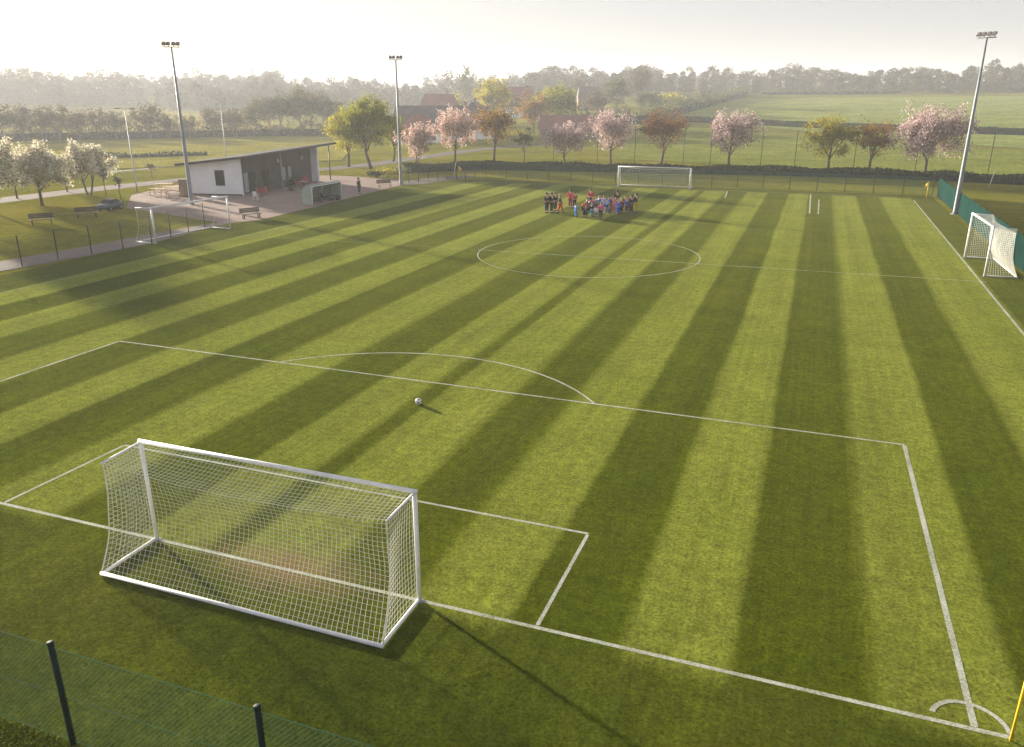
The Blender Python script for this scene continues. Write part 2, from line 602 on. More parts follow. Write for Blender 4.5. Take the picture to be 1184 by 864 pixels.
def markings():
    b = MB()
    z = 0.0145

    def line(a, c, w=0.085):
        a, c = Vector(a), Vector(c)
        n = max(1, int((c - a).length / 3))
        t = (c - a).normalized()
        nr = Vector((-t.y, t.x)) * w / 2
        for i in range(n):
            p, q = a.lerp(c, i / n), a.lerp(c, (i + 1) / n)
            b.add([(*(p - nr), z), (*(q - nr), z), (*(q + nr), z), (*(p + nr), z)], [(0, 1, 2, 3)])

    def arc(c, r, a0, a1, w=0.085, n=48):
        vs = []
        for i in range(n + 1):
            a = R(a0 + (a1 - a0) * i / n)
            for rr in (r - w / 2, r + w / 2):
                vs.append((c[0] + rr * math.cos(a), c[1] + rr * math.sin(a), z + 0.0015))
        b.add(vs, [(2 * i, 2 * i + 1, 2 * i + 3, 2 * i + 2) for i in range(n)])
    line((-41.6, 12.75), (4.2, 12.85), 0.10)
    line((-28.2, 25.45), (3.58, 25.4))
    line((3.58, 25.35), (3.66, 12.91), 0.12)
    line((-28.2, 25.4), (-28.4, 12.83))
    line((-19.2, 16.85), (-4.25, 16.77))
    line((-4.25, 16.72), (-4.27, 12.9))
    line((-19.2, 16.8), (-19.3, 12.82))
    arc((-13.05, 20.3), 8.4, 38, 142)
    line((-22.0, 51.9), (10.25, 52.7), 0.065)
    line((-41.9, 51.4), (-22.0, 51.9), 0.03)
    arc((-14.2, 53.0), 7.65, 0, 360, 0.07, 96)
    line((10.2, 95.3), (9.75, 30.0), 0.12)
    line((-41.6, 20.0), (-42.0, 95.0), 0.035)
    line((-42.0, 97.9), (10.2, 97.95), 0.08)
    line((-9.4, 97.5), (-8.95, 90.5), 0.14)
    line((-0.2, 97.3), (-0.06, 80.4), 0.14)
    line((0.72, 92.4), (0.71, 80.2), 0.12)
    arc((3.60, 12.90), 0.60, 2, 165, 0.09, 20)
    o = b.build('pitch_markings', PAINT, fixn=False)
    tag(o, 'white painted lines of the football pitch', kind='structure')


markings()

# fields beyond the trees
sheet('field', [at(705, 184), polar(1290, 128), polar(1290, 184), at(735, 141)], G_FIELD, 0.10, 'green crop field behind the blossom trees', True)
sheet('field', [at(740, 133), polar(1290, 190), polar(1290, 480), polar(760, 440)], G_FIELD2, 0.14, 'upper green crop field below the right hand wood', True)
sheet('field', [polar(740, 505), polar(1030, 520), polar(1030, 560), polar(760, 570)], G_HAY, 0.25, 'narrow pale meadow strip in front of the wood', True)
sheet('field', [at(-140, 206), at(395, 186), polar(415, 244), polar(-140, 226)], G_HAY, 0.10, 'yellowish meadow behind the clubhouse', True)
sheet('field', [polar(-140, 270), polar(330, 285), polar(330, 540), polar(-140, 520)], G_HAY, 0.20, 'hazy pale meadow beyond the bare tree row', True)
# lane, terrace and path
sheet('terrace', [at(*p) for p in [(146, 241), (152, 226), (205, 214), (300, 204), (372, 203), (402, 204), (462, 208), (463, 214.6), (415, 226.5), (356, 241.5), (302, 254.5), (262, 259)]],
      PAVE, 0.03, 'pinkish paved terrace around the clubhouse')
strip('road', [(-84, -30), (-82, 20), at(0, 232), at(140, 215), at(230, 206), at(330, 199), at(400, 195), at(480, 183), at(560, 172), at(640, 165)], 4.6, ASPH, 0.02,
      'pale lane running behind the clubhouse and trees')
strip('footpath', [at(120, 200), at(150, 197), at(225, 190), at(330, 184)], 1.6, GRAVEL, 0.02, 'narrow pale track in the meadow')
sheet('path', [Vector((-60.5, -4, 0)), Vector((-54.5, 22, 0))] + [at(*p) for p in [(0, 303), (80, 289), (150, 276), (205, 265.5), (258, 257), (264, 259), (236, 265.5), (180, 281), (100, 297), (0, 314.5)]] + [Vector((-52.6, 22, 0)), Vector((-58.5, -4, 0))],
      GRAVEL, 0.04, 'pale gravel path between lawn and pitch')
sheet('side_path', [at(*p) for p in [(466, 214.5), (468, 210), (500, 205.5), (545, 203), (549, 204.6), (520, 208.2), (492, 213)]], ASPH, 0.034, 'grey path beside the fence at the far corner')

# ------------------------------------------------------------------ foliage
def leaf_object(name, P, size, mat, parent=None, rng=None, tint=None, tall=1.0, upright=0.0, nrm=None):
    """One mesh of small leaf faces at the points P, every leaf turned its own way."""
    rng = rng or np.random.default_rng(1)
    n = len(P)
    a = rng.normal(size=(n, 3))
    a[:, 2] *= (1 - upright)
    a /= np.linalg.norm(a, axis=1)[:, None] + 1e-9
    bq = rng.normal(size=(n, 3))
    bq[:, 2] += upright * 4
    bq -= (bq * a).sum(1)[:, None] * a
    bq /= np.linalg.norm(bq, axis=1)[:, None] + 1e-9
    if nrm is not None:
        nn = nrm + rng.normal(size=(n, 3)) * 0.45
        nn /= np.linalg.norm(nn, axis=1)[:, None] + 1e-9
        a = np.cross(nn, rng.normal(size=(n, 3)))
        a /= np.linalg.norm(a, axis=1)[:, None] + 1e-9
        bq = np.cross(nn, a)
    s = size * rng.uniform(0.55, 1.3, n)[:, None] / 2
    V = np.empty((n, 4, 3), np.float32)
    V[:, 0] = P - a * s * 0.35 - bq * s * tall
    V[:, 1] = P + a * s
    V[:, 2] = P + a * s * 0.15 + bq * s * tall
    V[:, 3] = P - a * s
    me = bpy.data.meshes.new(name)
    me.vertices.add(4 * n)
    me.vertices.foreach_set('co', V.reshape(-1))
    me.loops.add(4 * n)
    me.loops.foreach_set('vertex_index', np.arange(4 * n, dtype=np.int32))
    me.polygons.add(n)
    me.polygons.foreach_set('loop_start', np.arange(0, 4 * n, 4, dtype=np.int32))
    me.update(calc_edges=True)
    at_ = me.attributes.new('tint', 'FLOAT', 'FACE')
    if tint is None: tint = rng.uniform(0, 1, n)
    at_.data.foreach_set('value', np.asarray(tint, np.float32))
    me.materials.append(mat)
    o = bpy.data.objects.new(name, me)
    COL.objects.link(o)
    if parent: o.parent = parent
    return o


def tree(name, label, base, H, Rc, mat, bark, seed, leaves=3500, leaf=0.22, cb=0.28, cat='tree', group=None, style='round', trunk_r=None, nsec=46,
         spread=0.10, stems=1, lean=0.0, gap=-0.65):
    if style == 'vase': gap = -1.5 if group == LG else -0.95
    leaves = int(leaves * 2.1)
    rng = np.random.default_rng(seed)
    base = Vector(base)
    t = thing(name, label, cat, base, 0, group)
    tr = trunk_r or 0.022 * H + 0.03
    zb = H * cb
    cz, rz = (zb + H) / 2, (H - zb) / 2
    wood = MB()
    leanv = Vector((math.cos(seed), math.sin(seed), 0)) * lean * H
    secs = []
    for st in range(stems):
        off = Vector((0, 0, 0)) if stems == 1 else Vector((math.cos(st * 2.4 + seed), math.sin(st * 2.4 + seed), 0)) * 0.25
        top = off * 2.5 + leanv + Vector((0, 0, zb + (H - zb) * 0.55))
        fork = off * 1.5 + leanv * 0.5 + Vector((rng.normal() * 0.03 * H, rng.normal() * 0.03 * H, zb * 0.95))
        wood.tube([off, off + (fork - off) * 0.12 + Vector((0, 0, 0.0)), fork, (fork + top) / 2 + Vector((rng.normal(), rng.normal(), 0)) * 0.03 * H, top],
                  [tr * 1.35 / stems ** 0.5, tr / stems ** 0.5, tr * 0.78 / stems ** 0.5, tr * 0.45 / stems ** 0.5, tr * 0.12], 8)
        nl = max(4, int(8 / stems))
        for i in range(nl):
            f = i / nl
            an = i * 2.4 + rng.uniform(0, 0.7)
            s0 = fork.lerp(top, f * 0.75)
            el = rng.uniform(0.0, 0.9) if style != 'vase' else rng.uniform(0.35, 1.0)
            rr = rng.uniform(0.55, 0.85)
            e0 = Vector((math.cos(an) * Rc * rr * math.cos(el), math.sin(an) * Rc * rr * math.cos(el), cz + rz * rr * math.sin(el) * (1.0) - rz * 0.25 * (1 - f))) + leanv
            mid = s0.lerp(e0, 0.5) + Vector((0, 0, 0.05 * H)) * (-1 if style == 'vase' else 1)
            wood.tube([s0, mid, e0], [tr * 0.4 * (1 - 0.5 * f), tr * 0.24, tr * 0.06], 5, False)
            secs.append((mid, e0))
            for k in range(4):
                q = mid.lerp(e0, rng.uniform(0.0, 0.8))
                v = Vector(rng.normal(size=3))
                v.z = abs(v.z) * (1.6 if style == 'vase' else 0.8)
                v = v.normalized() * Rc * rng.uniform(0.3, 0.55)
                wood.tube([q, q + v * 0.5 + Vector((0, 0, 0.03 * H)), q + v], [tr * 0.16, tr * 0.09, tr * 0.03], 4, False)
                secs.append((q, q + v))
    wood.build('trunk', bark, t, True, fixn=False)
    # leaf clumps: on the limbs' own twigs and over the crown's volume, with gaps between clumps
    pts = []
    C0 = Vector((0, 0, cz)) + leanv
    for _ in range(nsec):
        v = Vector(rng.normal(size=3)).normalized()
        rr = rng.uniform(0.30, 1.12) ** 0.7
        wob = 1 + 0.17 * math.sin(3 * math.atan2(v.y, v.x) + seed) + 0.15 * math.sin(6 * v.z + seed * 2 + 2 * v.x)
        p = C0 + Vector((v.x * Rc * rr * wob, v.y * Rc * rr * wob, v.z * rz * rr * (0.95 if v.z > 0 else 0.9)))
        inn = p.lerp(C0, 0.25)
        secs.append((inn, p))
    ns = len(secs)
    A = np.array([list(s[0]) for s in secs])
    B = np.array([list(s[1]) for s in secs])
    ids = rng.integers(0, ns, leaves)
    u = rng.uniform(0.15, 1.08, leaves)[:, None]
    dens = rng.uniform(0.6, 1.3, ns)[ids][:, None]
    P = A[ids] * (1 - u) + B[ids] * u + rng.normal(size=(leaves, 3)) * (spread * Rc) * dens
    if style == 'vase':
        # upright blossom spurs at the edge of the crown
        k = leaves // 4
        sid = rng.integers(0, ns, k)
        hgt = rng.uniform(0, 1, k)
        P[:k] = B[sid] + np.stack([rng.normal(size=k) * 0.05 * Rc, rng.normal(size=k) * 0.05 * Rc, hgt * 0.16 * H], 1)
    P[:, 2] = np.maximum(P[:, 2], H * cb * 0.72 + rng.uniform(0, 0.1 * H, leaves))
    # open gaps through the crown
    ph = rng.uniform(0, 6.28, 6)
    q = P * (6.28 / (0.75 * Rc))
    g = np.sin(q[:, 0] + ph[0] + 0.8 * np.sin(q[:, 1] * 0.6 + ph[3])) + np.sin(q[:, 1] * 1.1 + ph[1] + 0.8 * np.sin(q[:, 2] * 0.7 + ph[4])) + np.sin(q[:, 2] * 1.2 + ph[2] + 0.8 * np.sin(q[:, 0] * 0.6 + ph[5]))
    keep = (g > gap) | (rng.uniform(0, 1, leaves) < 0.12)
    clump = rng.uniform(-0.22, 0.22, ns)[ids]
    tint = np.clip(rng.uniform(0.0, 1.0, leaves) + clump, 0, 1)
    leaf_object('crown', P[keep], leaf, mat, t, rng, tint[keep])
    return t


def far_tree_mesh(seed, H, Rc, mat, leaves, leaf, cb=0.2, shape=1.0):
    """Prototype of a hazy tree on the field edges; copied by hand below."""
    return None


def px_height(base, px):
    """Metres that one pixel of height covers at a ground point."""
    d = (Vector((base[0], base[1], base[2])) - Vector((0, 0, CAM_H)))
    f = d.dot(ray(592, 432).normalized())
    return px * f / FPX


# trees along the far side of the pitch, left to right in the photograph
LG = 'cream blossom trees on the left lawn'
def ptree(kind, px, py, top, wpx, mat, seed, label, **kw):
    b = at(px, py)
    m = px_height(b, 1.0)
    H = (py - top) * m
    if 'leaves' in kw and kw['leaves'] > 1000:
        kw['leaves'] = int(kw['leaves'] * 1.35)
        kw['leaf'] = kw['leaf'] * 0.9
    return tree(kind, label, b, H, wpx * m / 2 * (1.38 if px < 110 else 1.14), mat, kw.pop('bark', M['bark']), seed, group=kw.pop('group', 'trees along the far edge of the pitch'), **kw)


ptree('blossom_tree', 482, 192, 146, 36, L['pink'], 11, 'small pink blossom tree right of the middle floodlight mast', style='vase', cb=0.2, leaves=3000, leaf=0.24, stems=2)
ptree('blossom_tree', 526, 189, 128, 48, L['pink'], 12, 'pink blossom tree in front of the grey village roofs', style='vase', cb=0.26, leaves=4200, leaf=0.24)
ptree('leafy_tree', 571, 187, 122, 50, L['bronze'], 13, 'orange bronze tree right of the pink tree by the village', cb=0.26, leaves=3456, leaf=0.24)
ptree('sapling', 606, 188, 148, 22, L['sage'], 14, 'thin grey green young tree right of the orange bronze tree', cb=0.28, leaves=700, leaf=0.22, trunk_r=0.09, nsec=20)
ptree('blossom_tree', 654, 192, 146, 44, L['mauve'], 15, 'low wide pink blossom tree below the long red roof', style='vase', cb=0.25, leaves=3600, leaf=0.22)
ptree('blossom_tree', 706, 191, 131, 54, L['mauve'], 16, 'pink blossom tree behind the left post of the far goal', style='vase', cb=0.27, leaves=4600, leaf=0.23)
ptree('leafy_tree', 764, 192, 127, 58, L['rust'], 17, 'reddish brown tree behind the far goal', cb=0.27, leaves=3744, leaf=0.22)
ptree('blossom_tree', 842, 198, 132, 54, L['mauve'], 18, 'lilac pink blossom tree standing alone right of the far goal', style='vase', cb=0.26, leaves=4600, leaf=0.23, lean=0.03)
ptree('leafy_tree', 957, 203, 135, 56, L['gold'], 19, 'golden green tree left of the bronze tree by the far hedge', cb=0.27, leaves=3744, leaf=0.22)
ptree('leafy_tree', 1004, 206, 138, 46, L['bronze'], 20, 'open bronze tree between the golden and the large pink tree', cb=0.3, leaves=2304, leaf=0.2, lean=0.03)
ptree('blossom_tree', 1068, 208, 128, 76, L['mauve'], 21, 'largest mauve pink blossom tree near the right floodlight mast', style='vase', cb=0.26, leaves=8200, leaf=0.22, nsec=70, lean=0.03)
ptree('leafy_tree', 429, 195, 114, 60, L['lime'], 22, 'large round lime green tree behind the clubhouse corner post', cb=0.22, leaves=8500, leaf=0.22, nsec=90, gap=-1.3, group='green trees beside the clubhouse')
ptree('leafy_tree', 403, 193, 127, 42, L['yellowgreen'], 23, 'yellow green tree at the end of the clubhouse roof', cb=0.22, leaves=4600, leaf=0.22, nsec=60, gap=-1.2, group='green trees beside the clubhouse')
ptree('leafy_tree', 455, 187, 136, 30, L['lime'], 24, 'smaller green tree squeezed between lime tree and floodlight mast', cb=0.24, leaves=2400, leaf=0.24, group='green trees beside the clubhouse')
# white blossom trees on the left lawn
LG = 'cream blossom trees on the left lawn'
ptree('blossom_tree', 49, 238, 172, 52, L['whiteb'], 31, 'cream blossom tree behind the left timber bench', style='vase', cb=0.26, leaves=int(1.7 * 4200), leaf=0.19, group=LG)
ptree('blossom_tree', 103, 226, 169, 46, L['whiteb'], 32, 'cream blossom tree right of all the lawn trees beside the car', style='vase', cb=0.26, leaves=int(1.7 * 3800), leaf=0.19, group=LG, stems=2)
ptree('blossom_tree', -9, 246, 160, 62, L['whiteb'], 33, 'cream blossom tree cut by the left picture edge', style='vase', cb=0.26, leaves=int(1.7 * 3800), leaf=0.2, group=LG)
ptree('blossom_tree', -34, 262, 168, 66, L['whiteb'], 36, 'cream blossom tree with only its outer twigs inside the left picture edge', style='vase', cb=0.24, leaves=6500, leaf=0.2, group=LG)
ptree('blossom_tree', 78, 222, 176, 36, L['yellowgreen'], 34, 'yellowish leafing tree between the two cream blossom trees', cb=0.26, leaves=2600, leaf=0.19, group=LG, trunk_r=0.08)
ptree('blossom_tree', 20, 230, 178, 40, L['whiteb'], 35, 'cream blossom tree behind and between the two leftmost lawn trees', cb=0.26, leaves=int(1.7 * 3000), leaf=0.2, group=LG, trunk_r=0.1)
for i, (px, py, h, lab) in enumerate([(123, 226, 34, 'thin bare sapling at the left end of the grey blue car'), (140, 231, 30, 'thin bare sapling at the right end of the grey blue car'),
                                      (176, 206, 18, 'bare sapling on the verge left of the picnic tables')]):
    ptree('sapling', px, py, py - h, 10, L['twig'], 41 + i, lab, cb=0.4, leaves=160, leaf=0.14, trunk_r=0.05, nsec=8, group='bare saplings near the lane')

# trees behind the village, each its own kind and place
VG = 'trees around the village'


def vtree(px, dist, topy, wpx, mat, seed, label, kind='leafy_tree', leaves=2200, leaf=0.5, cb=0.15, **kw):
    b = polar(px, dist)
    fpx = dist * math.cos(math.atan((px - 592) / FPX) * 0.9) / FPX
    ztop = CAM_H - (topy - 115) * fpx
    return tree(kind, label, b, ztop - b.z, wpx * fpx / 2, mat, M['barkgrey'], seed, leaves=leaves, leaf=leaf, cb=cb, group=VG, **kw)


vtree(570, 265, 84, 46, L['yellowgreen'], 51, 'tall pale yellow green tree rising behind the orange bronze tree', leaves=4200, leaf=0.42, nsec=80)
vtree(618, 235, 108, 40, L['bronze'], 52, 'brown budding tree between the tall yellow green tree and the red roof', leaves=2600, leaf=0.42)
vtree(648, 258, 97, 48, L['lime'], 53, 'broad green tree rising behind the long red roof', leaves=3800, leaf=0.45, nsec=70)
vtree(628, 262, 102, 36, L['yellowgreen'], 54, 'yellow green tree left of the broad green tree above the red roof', leaves=2400, leaf=0.45)
vtree(538, 430, 80, 22, L['sage'], 55, 'slender hazy tree standing above the wood left of the village centre', leaves=1300, leaf=0.8)
vtree(527, 320, 106, 20, L['yellowgreen'], 56, 'small pale green tree beside the far brick house', leaves=900, leaf=0.55)
vtree(712, 330, 88, 32, L['sage'], 57, 'tall grey hazy tree right of the village', leaves=1700, leaf=0.6, cb=0.1)
vtree(737, 380, 80, 30, L['twig'], 58, 'tall bare crown breaking the skyline right of the village', leaves=1700, leaf=0.65)
vtree(690, 300, 104, 30, L['twig'], 59, 'low brown tree above the right end of the red roof', leaves=1400, leaf=0.55)
vtree(668, 420, 86, 20, L['twig'], 60, 'bare hazy tree breaking the skyline behind the broad green tree', leaves=900, leaf=0.8)
vtree(752, 330, 106, 34, L['sage'], 61, 'grey green bush like tree at the left corner of the upper field', leaves=1500, leaf=0.6, cb=0.05)
vtree(775, 345, 108, 32, L['yellowgreen'], 62, 'yellowish bush like tree on the upper edge of the crop field', leaves=1300, leaf=0.6, cb=0.05)
vtree(430, 330, 122, 26, L['twig'], 63, 'brown tree behind the lime green tree by the village', leaves=1000, leaf=0.6)
vtree(595, 300, 108, 30, L['twig'], 64, 'brown tree between village roofs and tall yellow green tree', leaves=1200, leaf=0.55)

# row of bare trees on the left field edge: three built, the rest copied
BARE = [(-6, 118, 34), (18, 117, 34), (42, 121, 30), (62, 119, 36), (84, 124, 28), (108, 122, 30), (128, 126, 26), (167, 116, 40), (190, 128, 24), (215, 130, 22), (243, 120, 32), (268, 122, 30)]
CLUMP = [(292, 114, 30), (308, 108, 34), (326, 104, 36), (343, 102, 34), (358, 103, 32), (374, 107, 30), (388, 116, 24)]
ORD = ['first', 'second', 'third', 'fourth', 'fifth', 'sixth', 'seventh', 'eighth', 'ninth', 'tenth', 'eleventh', 'twelfth']
protos = []
rng0 = random.Random(3)
for gi, (rows, dist, lab, grp) in enumerate(((BARE, 246, '%s bare hazy tree from the left in the meadow edge row', 'bare trees along the meadow edge'),
                                             (CLUMP, 262, '%s tree from the left in the budding copse behind the clubhouse', 'budding copse behind the clubhouse'))):
    for i, (px, topy, w) in enumerate(rows):
        b = polar(px, dist + rng0.uniform(-6, 6))
        fpx = b.length * math.cos(math.atan((px - 592) / FPX)) / FPX
        H = CAM_H - (topy - 115) * fpx - b.z
        if len(protos) < 3 or (gi == 1 and len(protos) < 6):
            t = tree('bare_tree', lab % ORD[i], b, H, w * fpx / 2, L['twig'] if gi == 0 or i % 2 else L['sage'], M['barkgrey'], 80 + 10 * gi + i, leaves=1250 if gi == 0 else 2000, leaf=0.42,
                     cb=0.2, nsec=40, group=grp, spread=0.12, stems=2 if gi == 0 else 1)
            protos.append((t, H, w * fpx))
        else:
            src, h0, w0 = protos[(i % 3) + (3 if gi else 0)]
            t = copy_tree(src)
            tag(t, lab % ORD[i], 'tree', grp)
            t.location = b
            t.rotation_euler = (0, 0, rng0.uniform(0, 6.28))
            t.scale = (w * fpx / w0, w * fpx / w0, H / h0)


# hedges: leafy volume over a solid core, along a line of ground points
def hedge(name, label, pts, w, h, leaf, per_m, seed, mat=None, cat='hedge', rag=0.25):
    rng = np.random.default_rng(seed)
    pts = [Vector(p) for p in pts]
    base = pts[0].copy()
    t = thing(name, label, cat, base)
    core = MB()
    P = []
    for a, c in zip(pts, pts[1:]):
        L_ = (c - a).length
        n = int(L_ * per_m)
        tdir = (c - a).normalized()
        nr = Vector((-tdir.y, tdir.x, 0)).normalized()
        u = rng.uniform(0, L_, n)
        hh = h * (1 + rag * np.sin(u * 0.55 + seed) * np.sin(u * 0.21 + 2 * seed) + rag * 0.6 * rng.normal(size=n) * 0.4)
        lat = rng.uniform(-1, 1, n)
        zz = rng.uniform(0.0, 1.0, n) ** 0.7
        prof = np.sqrt(np.clip(1 - (zz * 0.9) ** 4, 0, 1))
        for k in range(n):
            q = a + tdir * u[k] + nr * (lat[k] * w / 2 * prof[k])
            P.append((q.x - base.x, q.y - base.y, hz(q.x, q.y) + zz[k] * hh[k] - base.z))
        m = max(1, int(L_ / 6))
        for k in range(m):
            q = a.lerp(c, (k + 0.5) / m)
            core.box((q.x - base.x, q.y - base.y, hz(q.x, q.y) + h * 0.3 - base.z), (L_ / m * 0.985, w * 0.6, h * 0.6), math.atan2(tdir.y, tdir.x))
    core.build('stems', M['hedgecore'], t)
    leaf_object('foliage', np.array(P), leaf, mat or L['hedge'], t, rng)
    return t


hedge('hedge', 'low dark hedge at the foot of the blossom trees behind the far fence', [at(468, 200), at(560, 196), at(660, 198), at(760, 200.5), at(900, 203), at(1010, 206), at(1090, 209), at(1184, 214), at(1260, 218)],
      1.6, 1.25, 0.26, 220, 5, rag=0.15)
hedge('hedge', 'long straight dark hedge between the two right hand crop fields', [at(738, 139), at(820, 142), at(930, 148), at(1040, 152), at(1184, 157), at(1260, 160)], 2.4, 1.7, 0.36, 190, 6, rag=0.05)
hedge('hedge', 'hazy low thicket at the foot of the bare tree row', [polar(-80, 248), polar(60, 250), polar(160, 250), polar(280, 253), polar(405, 256)], 5.0, 3.0, 0.6, 60, 7, L['twig'], rag=0.5)
hedge('hedge', 'short dark hedge line in the yellowish meadow', [at(90, 184), at(160, 182.5), at(240, 180)], 1.4, 0.8, 0.35, 40, 8)
hedge('hedge', 'bushy dark hedge between the village and the upper crop field', [polar(640, 275), polar(690, 270), polar(745, 262), polar(860, 470)], 5.0, 4.0, 0.7, 34, 9, L['sage'], rag=0.5)
hedge('hedge', 'row of low round bushes along the top of the upper crop field', [polar(880, 485), polar(960, 490), polar(1040, 500)], 4.0, 2.6, 0.8, 26, 10, L['sage'], rag=0.8)


def bush(label, px, py, w, h, mat, seed, n=700, leaf=0.16):
    rng = np.random.default_rng(seed)
    b = at(px, py)
    t = thing('bush', label, 'bush', b, 0, 'bushes by the fence corner')
    st = MB()
    P = []
    for k in range(7):
        c = Vector((rng.normal() * w * 0.25, rng.normal() * w * 0.18, h * rng.uniform(0.45, 0.8)))
        st.tube([(0, 0, 0), c * 0.5, c], [0.03, 0.02, 0.008], 4)
        q = rng.normal(size=(n // 7, 3)) * np.array([w * 0.16, w * 0.14, h * 0.2]) + np.array(c)
        P.append(q)
    P = np.concatenate(P)
    P[:, 2] = np.abs(P[:, 2])
    st.build('stems', M['bark'], t)
    leaf_object('foliage', P, leaf, mat, t, rng)


bush('rounded light green bush left of the middle floodlight mast', 449, 205, 2.6, 1.1, L['yellowgreen'], 71)
bush('dark green low bush beside the light green bush near the terrace', 436, 206, 2.8, 0.9, L['hedge'], 72)
bush('grey green bush right behind the middle floodlight mast', 461, 203, 3.0, 1.0, L['sage'], 73)


# far woods: masses nobody could count
def woodland(name, label, px0, px1, d0, d1, count, h0, h1, seed, tint_mid, cells=480, leaf=0.95, tint_var=0.3):
    rng = np.random.default_rng(seed)
    Ps, Ts, Ns = [], [], []
    for k in range(count):
        px = px0 + (px1 - px0) * ((k * 0.61803) % 1.0) + rng.uniform(-4, 4)
        d = d0 + (d1 - d0) * rng.uniform(0, 1) ** 1.3
        b = polar(px, d)
        H = rng.uniform(h0, h1) * (1.18 if rng.uniform() < 0.10 else 1) * (1 + 0.08 * math.sin(px * 0.021 + seed) + 0.10 * math.sin(px * 0.057 + 2 * seed))
        Rr = H * rng.uniform(0.20, 0.34)
        nl = 7
        cl = rng.normal(size=(nl, 3))
        cl /= np.linalg.norm(cl, axis=1)[:, None]
        cl = cl * np.array([Rr * 0.55, Rr * 0.55, H * 0.22]) + np.array([0, 0, H * 0.58])
        cl[0] = (0, 0, H * 0.80)
        rad = Rr * rng.uniform(0.40, 0.68, nl)
        rad[0] = min(Rr * 0.6, H * 0.19)
        ids = rng.integers(0, nl, cells)
        u = rng.normal(size=(cells, 3))
        u /= np.linalg.norm(u, axis=1)[:, None]
        u[:, 2] = np.where(u[:, 2] < -0.3, -u[:, 2], u[:, 2])
        P = cl[ids] + u * rad[ids][:, None] * rng.uniform(0.72, 1.06, cells)[:, None]
        low = rng.uniform(0, 1, cells) < 0.34
        P[low, 2] = rng.uniform(0.2, H * 0.42, low.sum())
        P[:, 2] = np.maximum(P[:, 2], 0.2)
        P += np.array([b.x, b.y, b.z])
        Ps.append(P)
        Ns.append(u)
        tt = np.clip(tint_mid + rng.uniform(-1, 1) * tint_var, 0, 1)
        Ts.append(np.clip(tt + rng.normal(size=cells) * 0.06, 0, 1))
    o = leaf_object(name, np.concatenate(Ps), leaf, L['wood'], None, rng, np.concatenate(Ts), nrm=np.concatenate(Ns))
    tag(o, label, kind='stuff')


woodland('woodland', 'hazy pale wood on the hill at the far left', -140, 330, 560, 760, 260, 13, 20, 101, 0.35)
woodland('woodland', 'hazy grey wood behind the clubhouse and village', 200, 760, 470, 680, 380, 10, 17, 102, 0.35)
woodland('woodland', 'brown and grey wood along the top of the right hand field', 720, 1290, 505, 610, 260, 8, 13.5, 103, 0.45, 560, 0.75, 0.5)
